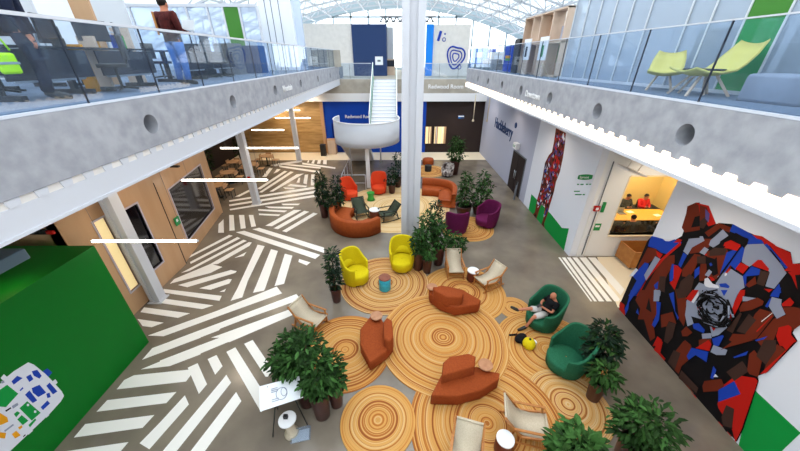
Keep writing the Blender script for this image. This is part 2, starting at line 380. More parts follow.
# railings: one glass balustrade per deck
def railing(name, x, y0, y1, z, step, label, hw=.028, ht=.04):
    root = empty(name, (x, y0, z), 0, label, 'railing', 'glass balustrades around the atrium')
    L = y1-y0; n = max(1, round(L/step))
    for i in range(n):
        a, c = i*L/n+.01, (i+1)*L/n-.01
        g = MB().box(-.008, .008, a, c, .02, 1.02).build('glass_panel', M['glass'], root); MB().box(-.009, .009, c, c+.018, .02, 1.02).build('edge_joint', M['charcoal'], g)
    MB().box(-hw, hw, 0, L, 1.02, 1.02+ht).build('handrail', M['steel'], root)
    MB().box(-.03, .03, 0, L, 0, .03).build('base_channel', M['steel'], root)
    return root
railing('balustrade', XL-.08, -1.2, YE-.3, ZS, 1.5, 'long clear glass balustrade along the left upper deck edge')
railing('balustrade', XR+.08, -1.2, YER-.1, ZS, 1.5, 'long clear glass balustrade along the right upper deck edge', .014, .018)
ZK = 5.57
b = railing('balustrade', -1.95, 0, 3.2, ZK, 1.6, 'short glass balustrade on the back landing left of the stair'); b.rotation_euler = (0,0,R(90)); b.location = (-1.95, YB-.1, ZK)
b = railing('balustrade', 5.8, 0, 5.6, ZK, 1.4, 'glass balustrade on the back landing right of the tall white column'); b.rotation_euler = (0,0,R(90)); b.location = (5.9, YB-.1, ZK)

# back landing
b = MB(); b.box(-9, 9, YB-.25, 46, 4.6, ZK); struct(b.build('floor_back_deck', M['conc2']))
b = MB(); b.box(-9, 9, YB-.28, YB+.1, 4.02, 4.6); struct(b.build('trim_7', M['white']))
b = MB(); y = -8.9
while y < 8.9: b.box(y, y+.16, YB-.27, YB-.24, 4.6, 4.66); y += .32
struct(b.build('trim_8', M['conc2']))
# ground floor back walls
b = MB(); b.box(-5.85, -5.35, YB, YB+.3, 0, 4.02); b.box(-4.2, 2.25, YB, YB+.3, 0, 4.02); b.box(-5.35, -4.2, YB, YB+.3, 2.35, 4.02)
struct(b.build('wall_back', M['blue']))
struct(MB().box(-5.35, -4.2, YB+.1, YB+.2, 0, 2.35).build('door_1', M['blued']))
struct(MB().box(2.25, WR, YB, YB+.3, 0, 4.02).build('wall_back_dark', M['dark']))
struct(MB().box(-13, -5.85, YB+.1, YB+.4, 0, ZB).build('wall_back_wood', M['woodf']))
struct(MB().box(-6.1, -5.85, YB-.15, YB+.2, 0, 4.4).build('trim_9', M['wood']))
struct(MB().box(-24, -13, 20, 20.3, 0, ZB).build('wall_left_far', M['dark']))
struct(MB().box(-13.3, -13, 20, YB+.4, 0, ZB).build('wall_left_far_side', M['dark']))
# right ground floor walls
struct(MB().box(WR, WR+.25, 15.2, YB+.3, 0, ZB).build('wall_right_grey', M['grey']))
struct(MB().box(WR, WR+.25, 10.13, 15.2, 0, ZB).build('wall_right_white', M['bluewhite']))
struct(MB().box(WM, WM+.25, -3, 7.2, 0, ZB).build('wall_right', M['bluewhite']))
struct(MB().box(WM+.25, 14, 7.0, 7.2, 0, ZB).build('wall_niche_near', M['white']))
struct(MB().box(13.2, 13.4, 7.2, 10.1, 0, ZB).build('wall_niche_side', M['white']))
YN = 10.13; WX0, WX1, WZ0, WZ1 = 8.12, 10.15, .98, 3.35
b = MB(); b.box(WR+.25, WX0, YN, YN+.2, 0, ZB); b.box(WX1, 13.2, YN, YN+.2, 0, ZB); b.box(WX0, WX1, YN, YN+.2, 0, WZ0); b.box(WX0, WX1, YN, YN+.2, WZ1, ZB)
struct(b.build('wall_niche', M['white']))
b = MB(); b.box(WX0-.02, WX1+.02, YN-.05, YN+.2, WZ0-.06, WZ0); b.box(WX0-.04, WX0, YN-.02, YN+.2, WZ0, WZ1); b.box(WX1, WX1+.04, YN-.02, YN+.2, WZ0, WZ1); b.box(WX0, WX1, YN-.02, YN+.2, WZ1, WZ1+.05)
w = struct(b.build('window_1', M['cream'])); MB().box(WX0, WX1, YN+.08, YN+.1, WZ0, WZ1).build('pane', M['wglass'], w)
# meeting room shell
struct(MB().box(WR+.25, 14, 15, 15.2, 0, 3.6).build('wall_meeting_back', M['yroom']))
struct(MB().box(13.8, 14, YN+.2, 15, 0, 3.6).build('wall_meeting_side', M['yroom']))
struct(MB().box(WR+.25, WR+.3, YN+.2, 15, 0, 3.6).build('wall_meeting_left', M['yroom']))
struct(MB().box(WR+.25, 14, YN+.2, 15.2, 3.6, 3.7).build('ceiling_meeting', M['yroom']))
struct(MB().box(WR+.26, 13.8, YN+.2, 15, 0, .01).build('floor_meeting', M['charcoal']))
# wood fronted rooms on the left
WL = -8.2
def wallpoly(p, q, z0, z1, holes, m, name, t=.12, mi=None):
    """wall between plan points p,q with rectangular holes (s0,s1,z0,z1) in metres along it"""
    p = Vector((*p,0)); q = Vector((*q,0)); L = (q-p).length; d = (q-p)/L; nrm = Vector((-d.y, d.x, 0))
    b = MB(); ss = sorted(set([0, L]+[h[0] for h in holes]+[h[1] for h in holes])); zz = sorted(set([z0, z1]+[h[2] for h in holes]+[h[3] for h in holes]))
    for i in range(len(ss)-1):
        for j in range(len(zz)-1):
            cx, cz = (ss[i]+ss[i+1])/2, (zz[j]+zz[j+1])/2
            if any(h[0] < cx < h[1] and h[2] < cz < h[3] for h in holes): continue
            A = p+d*ss[i]; B = p+d*ss[i+1]; n = nrm*t
            v = [A, B, B+n, A+n]; v = [(x.x, x.y, zz[j]) for x in v]+[(x.x, x.y, zz[j+1]) for x in v]
            b.add(v, [(0,3,2,1),(4,5,6,7),(0,1,5,4),(1,2,6,5),(2,3,7,6),(3,0,4,7)])
    return b.build(name, m), p, d, nrm, L
def on(p, d, x, y, X):  # distance along and height for a pixel on the wall plane
    w_ = wx(x, y, X); return (w_[1], w_[2])
o1 = on(0,0,120,202,WL); o2 = on(0,0,162,262,WL); o3 = on(0,0,147,193,WL)
wins = [(8.05, 9.05, .55, 2.75)]
W1 = wallpoly((WL, 6.35), (WL, 9.6), 0, ZB, [(8.06-6.35, 8.8-6.35, .77, 2.98), (7.3-6.35, 7.66-6.35, .7, 3.1)], M['wood'], 'wall_left'); struct(W1[0])
W2 = wallpoly((WL-.06, 9.75), (-9.03, 14.1), 0, ZB, [(.75, 3.75, .6, 2.75)], M['wood'], 'wall_left_angled'); struct(W2[0])
struct(MB().box(WL-.12, WL-.005, 9.6, 9.72, 0, ZB).build('trim_13', M['wood'])); struct(MB().box(WL-.12, WL-.0, 9.715, 9.75, 0, 3.3).build('trim_10', M['dark']))
def window_in(W, s0, s1, z0, z1, name, glass):
    _, p, d, nrm, L = W; b = MB()
    for (a, c, e, f) in ((s0-.05,s1+.05,z0-.05,z0), (s0-.05,s1+.05,z1,z1+.05), (s0-.05,s0,z0,z1), (s1,s1+.05,z0,z1)):
        A = p+d*a; B = p+d*c; n = nrm*.16; n0 = -nrm*.02
        v = [A+n0, B+n0, B+n, A+n]; v = [(x.x,x.y,e) for x in v]+[(x.x,x.y,f) for x in v]; b.add(v, [(0,3,2,1),(4,5,6,7),(0,1,5,4),(1,2,6,5),(2,3,7,6),(3,0,4,7)])
    o = struct(b.build(name, M['pinktop'])); A = p+d*s0+nrm*.05; B = p+d*s1+nrm*.05
    g = MB().add([(A.x,A.y,z0),(B.x,B.y,z0),(B.x,B.y,z1),(A.x,A.y,z1),(A.x+nrm.x*.02,A.y+nrm.y*.02,z0),(B.x+nrm.x*.02,B.y+nrm.y*.02,z0),(B.x+nrm.x*.02,B.y+nrm.y*.02,z1),(A.x+nrm.x*.02,A.y+nrm.y*.02,z1)], [(0,1,2,3),(7,6,5,4),(0,4,5,1),(1,5,6,2),(2,6,7,3),(3,7,4,0)])
    g.build('pane', glass, o); return o
window_in(W1, 8.06-6.35, 8.8-6.35, .77, 2.98, 'window_2', M['dglass'])
window_in(W2, .75, 3.75, .6, 2.75, 'window_3', M['dglass'])
window_in(W1, 7.3-6.35, 7.66-6.35, .7, 3.1, 'window_4', M['panelglow'])  # pane glows by itself in place of the lit room behind
struct(MB().box(-14, WL, 6.35, 6.47, 0, ZB).build('wall_left_near', M['wood']))
struct(MB().box(-14, -9.03, 14.1, 14.22, 0, ZB).build('wall_left_return', M['wood']))
# green room box
o = MB().box(-13.5, -7.0, -3, 6.0, 0, 3.2).build('wall_green_room', M['green']); struct(o)
struct(MB().box(-24, -23.8, -4, 30, 0, ZB).build('wall_left_outer', M['white']))

# ------------------------------------------------------------------ columns
def column(x, y, w, z1, label, group=None, ch=.12):
    r = empty('column', (x, y, 0), 0, label, 'column', group)
    b = MB(); h = w/2; c = w*.18
    b.prism([(-h,-h),(-c,-h),(-c,-h+ch),(c,-h+ch),(c,-h),(h,-h),(h,h),(-h,h)], 0, z1); b.build('shaft', M['steel'], r)
    MB().box(-h-.06, h+.06, -h-.06, h+.06, 0, .03).build('base_plate', M['steel'], r)
    return r
column(.49, 11.2, .71, 12.9, 'tall white steel column rising through the middle of the atrium')
for (x, y), l in zip([(-7.9,7.72),(-7.72,15.3),(-7.62,23.2)], ['nearest white column under the left deck, in front of the dark window', 'middle white column under the left deck, with a small red box', 'farthest white column under the left deck, near the cream floor band']):
    column(x, y, .31, ZB, l, 'white columns under the left deck', .04)
o = MB().box(-7.78, -7.66, 15.08, 15.14, 1.35, 1.6).build('alarm_box', M['mred']); o.location = (0,0,0); tag(o, 'small red alarm box on the middle left column', 'alarm box')
# LED tubes hung under left deck
TX = [(-7.8,-5.1),(-8.25,-4.95),(-9.15,-5.1),(-9.4,-7.3),(-9.4,-6.7),(-10.1,-7.6)]
LB = ['nearest hanging light tube, in front of the wood room', 'second nearest hanging light tube, below the deck', 'third hanging light tube, crossing in front of the middle column', 'fourth hanging light tube, short one by the middle column', 'fifth hanging light tube, before the farthest column', 'farthest hanging light tube near the wood boarded wall']
for i, (a, c) in enumerate(TX):
    y = [6.68, 11.1, 15.8, 20.27, 24.6, 25.2][i]; z = [2.9, 2.9, 2.9, 2.9, 2.92, 3.4][i]
    r = empty('light_tube', (a, y, z), 0, LB[i], 'light', 'linear light tubes under the left deck')
    MB().tube([(0.03,0,0),(c-a-.03,0,0)], .034, 10).build('tube', M['led'], r)
    b = MB(); b.tube([(0,0,0),(.03,0,0)], .038, 10); b.tube([(c-a-.03,0,0),(c-a,0,0)], .038, 10); b.build('end_cap', M['steel'], r)
    for s_ in (.3, c-a-.3): MB().tube([(s_,0,.04),(s_,0,ZB-z-.01)], .004, 5).build('cable', M['mgrey'], r)

# ------------------------------------------------------------------ roof, glazing
def zr(x): return 13.2-.0135*x*x
struct_r = MB(); 
xs = [-24+i*2 for i in range(25)]
def strip(b, x0, x1, y0, y1, t=.2):
    z0, z1 = zr(x0), zr(x1)
    v = [(x0,y0,z0),(x1,y0,z1),(x1,y1,z1),(x0,y1,z0),(x0,y0,z0+t),(x1,y0,z1+t),(x1,y1,z1+t),(x0,y1,z0+t)]
    b.add(v, [(0,3,2,1),(4,5,6,7),(0,1,5,4),(1,2,6,5),(2,3,7,6),(3,0,4,7)])
SKY = [(-2, 3), (7, 12), (16, 21)]     # roof openings out of view, added to let sky light into the hall
b = MB(); cur = -8
for (a, c) in SKY+[(46, 46)]:
    for i in range(len(xs)-1):
        strip(b, xs[i], xs[i+1], cur, a)
        if c > a and not (-12 <= xs[i] and xs[i+1] <= 12): strip(b, xs[i], xs[i+1], a, c)
    cur = c
struct(b.build('ceiling', M['troof']))
# truss grid under the roof
b = MB()
def zt(x): return zr(x)-1.0
for y in range(24, 47, 3):
    for i in range(len(xs)-1):
        b.bar((xs[i], y, zt(xs[i])), (xs[i+1], y, zt(xs[i+1])), .13)
        b.bar((xs[i], y, zt(xs[i])), (xs[i]+1, y+1.5, zr(xs[i]+1)), .07); b.bar((xs[i+1], y, zt(xs[i+1])), (xs[i]+1, y+1.5, zr(xs[i]+1)), .07)
        b.bar((xs[i], y+3, zt(xs[i])), (xs[i]+1, y+1.5, zr(xs[i]+1)), .07); b.bar((xs[i+1], y+3, zt(xs[i+1])), (xs[i]+1, y+1.5, zr(xs[i]+1)), .07)
for x in xs: b.bar((x, 24, zt(x)), (x, 46, zt(x)), .11)
struct(b.build('trim_11', M['steel']))
b = MB()
for i in range(len(xs)-1):
    z0, z1 = zr(xs[i]), zr(xs[i+1]); x0, x1 = xs[i], xs[i+1]
    v = [(x0,44.6,z0-1.0),(x1,44.6,z1-1.0),(x1,45.2,z1-1.0),(x0,45.2,z0-1.0),(x0,44.6,z0),(x1,44.6,z1),(x1,45.2,z1),(x0,45.2,z0)]
    b.add(v, [(0,3,2,1),(4,5,6,7),(0,1,5,4),(1,2,6,5),(2,3,7,6),(3,0,4,7)])
struct(b.build('trim_12', M['fascia']))
b = MB(); x = -22.9
while x < 24: b.box(x-.1, x+.1, 44.9, 45.0, ZK, zr(x)-.8); x += 2.15
b.box(-24, 24, 44.9, 45, 11.2, 11.4); b.box(-24, 24, 44.9, 45, 8.3, 8.38); b.box(-24, 24, 44.9, 45.1, ZK-.2, ZK+.3)
struct(b.build('window_5', M['fascia']))
# side walls of the hall up high
struct(MB().box(-24.2, -24, -8, 46, ZB, 10).build('wall_left_high', M['white']))
struct(MB().box(15.6, 15.8, -4, 24, 0, 10.2).build('wall_right_outer', M['white']))
struct(MB().box(-24, 16, -8.2, -8, -.3, 13.4).build('wall_near', M['white']))
# deck beyond, left and right of back landing
struct(MB().box(-24, -9, 26, 46, 5.0, ZK+.2).build('floor_back_left', M['carpet']))
struct(MB().box(9, 24, YER, 46, 5.0, ZS).build('floor_back_right', M['carpet']))
# truss gantry hanging at the back window
b = MB(); x0, z0 = wy(380,16.5,44)[0], wy(380,16.5,44)[2]; z1 = wy(380,22,44)[2]; x1 = wy(436,16,44)[0]
b.bar((x0,44,z0),(x1,44,z0),.12); b.bar((x0,44,z1),(x1,44,z1),.12); x = x0
while x < x1-.4: b.bar((x,44,z1),(x+.4,44,z0),.16); b.bar((x+.4,44,z0),(x+.8,44,z1),.16); x += .8
o = b.build('lighting_truss', M['mgrey']); tag(o, 'dark zigzag lighting truss across the back window', 'truss')
# ------------------------------------------------------------------ rugs
def rug(x, y, r, label, lvl, cols=RC, sc=22, seed=1, z=0):
    m = ringmat('woven rings %d' % seed, seed, cols, sc)
    n = 72; h = .008+lvl*.004
    b = MB(); b.lathe([(r, .0005), (r, h-.002), (r-.01, h)], n=n, cap=False); b.add([((r-.01)*math.cos(2*PI*i/n), (r-.01)*math.sin(2*PI*i/n), h) for i in range(n)], [tuple(range(n))])
    return tag(b.build('round_rug', m, loc=(x, y, z)), label, 'rug', 'round ringed rugs')
def frug(px, py, r, *a, **k):
    x, y, _ = fl(px, py); return rug(x, y, r, *a, **k)
frug(443,338, 1.80, 'largest ringed rug in the middle between the three rust orange sofas', 5, sc=13, seed=1)
frug(385,283, 1.55, 'ringed rug under the two yellow armchairs and turquoise drum table', 3, RC2, sc=13, seed=2)
frug(463,292, 1.42, 'ringed rug behind the middle orange sofa, under two pale sling chairs', 2, RC, sc=13, seed=3)
frug(345,350, 1.25, 'ringed rug on the left under the nearest left orange sofa', 1, RC, sc=13, seed=4)
frug(378,421, .82, 'small ringed rug at the lower left with a bold yellow ring', 6, RC, sc=14, seed=5)
frug(487,424, 1.68, 'ringed rug at the bottom under two pale sling chairs and a white topped drum', 4, RC, sc=13, seed=6)
frug(548,350, 1.40, 'ringed rug in front of the two bottle green armchairs', 2, RC, sc=13, seed=7)
frug(568,405, .92, 'ringed rug at the lower right beside the planters', 3, RC2, sc=13, seed=8)
frug(514,308, .50, 'smallest ringed rug, at the right edge of the cluster', 1, RC, sc=22, seed=9)
frug(467,228, 1.22, 'ringed rug under the plum armchairs', 1, RC, sc=13, seed=10)
frug(395,206, 2.9, 'big pale ringed rug under the curved orange sofas', 1, ['#c89a5a','#d8b47c','#e0c496','#d4b076','#e4cca4','#c89e62'], sc=9, seed=11)
frug(428,171, 1.3, 'far ringed rug near the dark back wall', 1, RC, sc=10, seed=12)

# ------------------------------------------------------------------ armchairs
def tub_chair(m, r=.42, hb=.98, ha=.62, seat=.44, wrap=125, name='tub_armchair', cushion=False):
    root = empty(name, (0,0,0))   # faces -Y
    b = MB(); N = 36; V = []
    def hh(a):
        t = abs(a)/wrap; k = 1/(1+math.exp((t-.62)*14)); return ha+(hb-ha)*k
    rows = 8; tt = .075
    for side in (0, 1):
        for j in range(rows+1):
            for i in range(N+1):
                a = -wrap+2*wrap*i/N; h = hh(a); z = .05+(h-.05)*j/rows
                rr = r*(.84+.16*min(1, z/.45)+.07*max(0, z-.45))*(1 if side == 0 else 1)-(tt if side else 0)
                if j == rows: z -= .018
                t = R(90+a); V.append((rr*math.cos(t)*1.0, rr*math.sin(t), z))
    fs = []; W = N+1; B0 = (rows+1)*W
    for j in range(rows):
        for i in range(N):
            a = j*W+i; fs.append((a+1, a, a+W, a+W+1)); fs.append((B0+a, B0+a+1, B0+a+W+1, B0+a+W))
    for i in range(N):
        a = rows*W+i; fs.append((a+1, a, B0+a, B0+a+1)); fs.append((i, i+1, B0+i+1, B0+i))
    for j in range(rows):
        a = j*W; fs.append((a, a+W, B0+a+W, B0+a)[::-1]); a = j*W+N; fs.append((a, a+W, B0+a+W, B0+a))
    b.add(V, fs, 0, True); o = b.build('shell', m, root); bv = o.modifiers.new('round', 'BEVEL'); bv.width = .02; bv.segments = 3; bv.limit_method = 'ANGLE'; bv.angle_limit = R(50)
    q = r-.05
    b = MB(); b.lathe([(q*.8,.09),(q*.92,.13),(q*.97,seat-.06),(q*.93,seat-.015),(q*.8,seat),(0.02,seat+.012)], c=(0,-.07,0), n=30, cap=False, sy=1.06); b.build('seat_cushion', m, root)
    b = MB(); b.lathe([(r*.62,0),(r*.62,.05),(r*.5,.09)], n=24); b.build('swivel_base', M['charcoal'], root)
    if cushion:
        b = MB(); n = 14; vs = []
        for i in range(n+1):
            a = R(90-50+100*i/n); e = 1-abs(i/n*2-1)**3
            for (dr, z) in ((.0, seat-.02), (.11*e, seat+.05), (.09*e, seat+.22*e+.04), (0, seat+.27*e+.02)): vs.append(((q-.03-dr)*math.cos(a), (q-.03-dr)*math.sin(a), z))
        fs = []
        for i in range(n):
            for j in range(3): fs.append((i*4+j, (i+1)*4+j, (i+1)*4+j+1, i*4+j+1))
        b.add(vs, fs, 0, True); b.build('lumbar_cushion', m, root)
    return root
def put(o, p, deg, label, cat, group=None):
    o.location = (p[0], p[1], p[2] if len(p) > 2 else 0); o.rotation_euler = (0,0,R(deg)); tag(o, label, cat, group); return o
G = 'high backed tub armchairs'
c = tub_chair(M['yellow'], .47, 1.22, .80, .48, 130, cushion=True); put(c, fl(402,268), -6, 'yellow tub armchair on the right of the yellow pair, facing the viewer', 'armchair', G); c.location.z = .02
c.location.z = 0
dup(c, fl(356,281), R(58), 'yellow tub armchair turned sideways beside the slender potted tree', G)
c = tub_chair(M['tgreen'], .56, 1.40, .86, .48, 130); c.scale = (.85,.85,.85); put(c, fl(541,324), -76, 'bottle green tub armchair with a man sitting in it', 'armchair', G)
dup(c, fl(564,367), R(-84), 'empty bottle green tub armchair beside the bushy planters', G)
c = tub_chair(M['red'], .46, 1.22, .76, .46, 122); put(c, fl(379,193), -4, 'coral red armchair facing the viewer by the landing post', 'armchair', G)
dup(c, fl(350,199), R(50), 'coral red armchair turned sideways beside dark planters', G)
c = tub_chair(M['purple'], .52, 1.15, .85, .44, 128); put(c, fl(456,231), 174, 'plum armchair seen from behind in front of a pale planter', 'armchair', G)
dup(c, fl(486,225), R(-68), 'plum armchair facing left at the right edge of its rug', G)

# ------------------------------------------------------------------ sling rocking chairs
def sling_chair(fab, fr, name='rocking_chair'):
    root = empty(name, (0,0,0)); w = .31   # faces -Y
    prof = [(.54,.80),(.44,.67),(.32,.50),(.22,.38),(.08,.31),(-.12,.31),(-.34,.36),(-.42,.37)]
    vs = []; n = len(prof)
    for x in (-w+.03, w-.03):
        for y, z in prof: vs.append((x, y, z+.012))
        for y, z in prof: vs.append((x, y+.006, z-.006))
    fs = []
    for i in range(n-1): fs += [(i, i+1, 2*n+i+1, 2*n+i), (n+i+1, n+i, 3*n+i, 3*n+i+1), (i+1, i, n+i, n+i+1), (2*n+i, 2*n+i+1, 3*n+i+1, 3*n+i)]
    fs += [(0, 2*n, 3*n, n), (n-1, 2*n-1, 4*n-1, 3*n-1)]
    MB().add(vs, fs, 0, True).build('sling_seat', fab, root)
    MB().tube([(-w+.03,.54,.805),(w-.03,.54,.805)], .028, 8).build('sling_hem', fab, root); MB().tube([(-w+.03,-.43,.375),(w-.03,-.43,.375)], .022, 8).build('sling_hem', fab, root)
    for s in (-1, 1):
        x = s*w; b = MB()
        b.bar((x,.56,.82), (x,.13,.26), .035, .05); b.bar((x,.13,.28), (x,-.44,.38), .035, .05)
        b.build('side_rail', fr, root)
        b = MB(); pts = [(x, y, .025+.16*(y-0)**2) for y in (.55,.4,.25,.1,-.1,-.25,-.4,-.5)]
        for i in range(len(pts)-1): b.bar(pts[i], pts[i+1], .035, .04)
        b.build('rocker', fr, root)
        MB().bar((x,-.38,.05), (x,-.34,.54), .035, .045).build('leg', fr, root); MB().bar((x,.42,.05), (x,.30,.52), .035, .045).build('leg', fr, root)
        b = MB(); b.bar((x*1.02,-.40,.55), (x*1.02,.36,.52), .05, .028); b.build('armrest', fr, root)
    for q in ((.55,.80),(-.36,.2),(.38,.2)): MB().bar((-w,*q),(w,*q), .03).build('crossbar', fr, root)
    return root
G = 'low sling rocking chairs with wooden frames'
c = sling_chair(M['sling'], M['woodd']); c.scale = (.92,.92,.92); put(c, fl(454,273), 0, 'pale sling rocking chair standing straight behind the middle orange sofa', 'chair', G)
dup(c, fl(487,285), R(-60), 'pale sling rocking chair angled beside the white topped drum', G)
dup(c, fl(312,325), R(64), 'pale sling rocking chair on the left near the floor stripes', G)
dup(c, fl(524,431), R(76), 'pale sling rocking chair at the bottom, seen from above near bushy leaves', G)
dup(c, fl(464,468), R(-16), 'pale sling rocking chair cut by the bottom edge of the photo', G)
c = sling_chair(M['slingd'], M['darkmetal']); put(c, fl(361,216), 22, 'dark sling rocking chair beside the curved sofa, left of the drum table', 'chair', 'dark sling rocking chairs')
dup(c, fl(388,219), R(-62), 'dark sling rocking chair seen from the side, right of the drum table', 'dark sling rocking chairs')

# ------------------------------------------------------------------ rust orange sofas
def P2(pts, z): return [fl(x, y, z)[:2] for x, y in pts]
def sofa(seat, bolster, table, label):
    s = P2(seat, .42); cx = sum(p[0] for p in s)/len(s); cy = sum(p[1] for p in s)/len(s)
    root = empty('lounge_sofa', (cx, cy, 0), 0, label, 'sofa', 'faceted rust orange sofas')
    loc = lambda q: [(x-cx, y-cy) for x, y in q]
    MB().prism(loc(s), .06, .42, inset=.03, rnd=.035).build('seat', M['orange'], root)
    MB().prism([(x*.85, y*.85) for x, y in loc(s)], 0, .06).build('plinth', M['charcoal'], root)
    MB().prism(loc(P2(bolster, .74)), .36, .74, rnd=.05).build('backrest', M['orange'], root)
    tx, ty = fl(*table, .52)[:2]
    b = MB(); b.lathe([(.17,.51),(.175,.53),(.17,.545)], c=(tx-cx, ty-cy, 0), n=28); b.lathe([(.03,.4),(.03,.51)], c=(tx-cx, ty-cy, 0), n=8); b.build('side_tray', M['tanwood'], root)
    return root
sofa([(372,314),(381,318),(387,328),(393,343),(386,351),(370,362),(360,344),(360,329)], [(383,322),(387,317),(392,320),(393.5,337),(389,341),(384,338)], (376.5,316), 'rust orange faceted sofa on the left of the central rug')
sofa([(429,289),(441,285),(462,289),(481,300),(479,304),(456,307.5),(440,302),(430,294)], [(433,286.5),(450,286),(464,293),(462,297),(447,297),(434,290)], (432,287), 'rust orange faceted sofa at the back of the central rug')
sofa([(441,375),(477,366),(486,370),(500,373),(499,379),(482,390),(458,396),(431,395)], [(443,362),(449,356.5),(469,353),(476,356),(475,366),(442,375)], (485.5,365), 'rust orange faceted sofa at the front of the central rug')
def offset(pts, d):
    out = []
    for i, p in enumerate(pts):
        a = Vector(pts[max(i-1,0)]); c_ = Vector(pts[min(i+1,len(pts)-1)]); t = (c_-a).normalized(); out.append((p[0]-t.y*d, p[1]+t.x*d))
    return out
def curved(outer, z_ref, h, label, name='curved_sofa', side=1, mm='orange2'):
    o_ = P2(outer, z_ref)
    # resample
    pts = []
    for i in range(len(o_)-1):
        for k_ in range(4):
            t = k_/4; p0 = Vector(o_[max(i-1,0)]); p1 = Vector(o_[i]); p2 = Vector(o_[i+1]); p3 = Vector(o_[min(i+2,len(o_)-1)])
            v = .5*((2*p1)+(-p0+p2)*t+(2*p0-5*p1+4*p2-p3)*t*t+(-p0+3*p1-3*p2+p3)*t**3); pts.append((v.x, v.y))
    pts.append(o_[-1]); cx = sum(p[0] for p in pts)/len(pts); cy = sum(p[1] for p in pts)/len(pts); pts = [(x-cx, y-cy) for x, y in pts]
    root = empty(name, (cx, cy, 0), 0, label, 'sofa', 'curved orange sofas')
    def band(d0, d1, z0, z1, nm):
        A, B = offset(pts, d0*side), offset(pts, d1*side); n = len(A); e = .03; vs = []
        for a, c_ in zip(A, B):
            a = Vector(a); c_ = Vector(c_); u = (c_-a).normalized()*e
            for q, z in ((a, z0), (a, z1-e), (a+u, z1), (c_-u, z1), (c_, z1-e), (c_, z0)): vs.append((q.x, q.y, z))
        fs = []
        for i in range(n-1):
            for j in range(6): k2 = (j+1) % 6; fs.append((i*6+j, i*6+k2, (i+1)*6+k2, (i+1)*6+j))
        fs += [tuple(range(6)), tuple((n-1)*6+i for i in range(6))[::-1]]
        MB().add(vs, fs, 0, True).build(nm, M[mm], root)
    band(0, .24, .04, h, 'backrest'); band(.24, .95, .04, .42, 'seat')
    return root
curved([(338,213),(332,219),(331,227),(337,234),(348,238),(360,238.5),(371,237),(381,233)], 0, .78, 'long curved orange sofa near the dark rocking chairs, back to the viewer')
curved([(455,209),(456,200),(452,194.5),(444,192),(434,190.5),(422,190)], 0, .80, 'curved orange sofa behind the tall white column', side=1)

# ------------------------------------------------------------------ small tables
def drum(p, r, h, mside, mtop, label, name='drum_table', taper=.9, g=None):
    root = empty(name, p, 0, label, 'side table', g)
    MB().lathe([(r*taper, 0), (r, .03), (r, h-.03), (r*.96, h-.02)], n=28).build('body', mside, root)
    MB().lathe([(r*.98, h-.02), (r*1.03, h-.01), (r*1.03, h+.012), (r*.99, h+.02)], n=28).build('top', mtop, root); return root
drum(fl(385,289), .20, .50, M['bluedrum'], M['browntop'], 'turquoise drum table with a brown top between the yellow armchairs')
drum(fl(472,280), .20, .42, M['rust'], M['white'], 'rust brown drum table with a white top between two pale rocking chairs')
drum(fl(502,450), .17, .42, M['rust'], M['white'], 'white topped drum table at the bottom between two rocking chairs')
drum(fl(375,218), .26, .46, M['rust'], M['white'], 'brown drum table with a white top between the dark rocking chairs')
root = empty('stool', fl(371,200), 0, 'grass green hourglass stool beside a coral red armchair', 'stool')
MB().lathe([(.24,0),(.17,.15),(.16,.25),(.2,.42),(.21,.45)], n=20).build('body', M['stoolgreen'], root)
root = empty('pouf', fl(528,347), 0, 'small yellow pouf at the seated man\'s feet', 'pouf')
MB().lathe([(.09,0),(.15,.05),(.175,.13),(.15,.22),(.09,.28),(.02,.305)], n=24).build('body', M['yellow'], root); MB().lathe([(.035,.3),(.03,.32)], n=10).build('button', M['black'], root)
root = empty('backpack', fl(520,341), R(30), 'black backpack lying on the rug at the man\'s feet', 'bag')
b = MB(); b.ball((0,0,.12), .2, .13, .12, 16); b.build('bag_body', M['blackcloth'], root)
MB().ball((.02,-.12,.09), .13, .06, .08, 12).build('front_pocket', M['blackcloth'], root)
MB().tube([(-.12,.1,.2),(-.2,.22,.12),(-.1,.3,.02),(.1,.2,.03)], .018, 6).build('strap', M['blackcloth'], root)
root = empty('water_bottle', fl(533,346), 0, 'white cup standing beside the yellow pouf', 'cup'); root.name = 'cup'
MB().lathe([(.05,0),(.07,.16),(.072,.17)], n=18).build('cup_body', M['white'], root)
MB().lathe([(.073,.17),(.06,.19)], n=18).build('lid', M['white'], root)

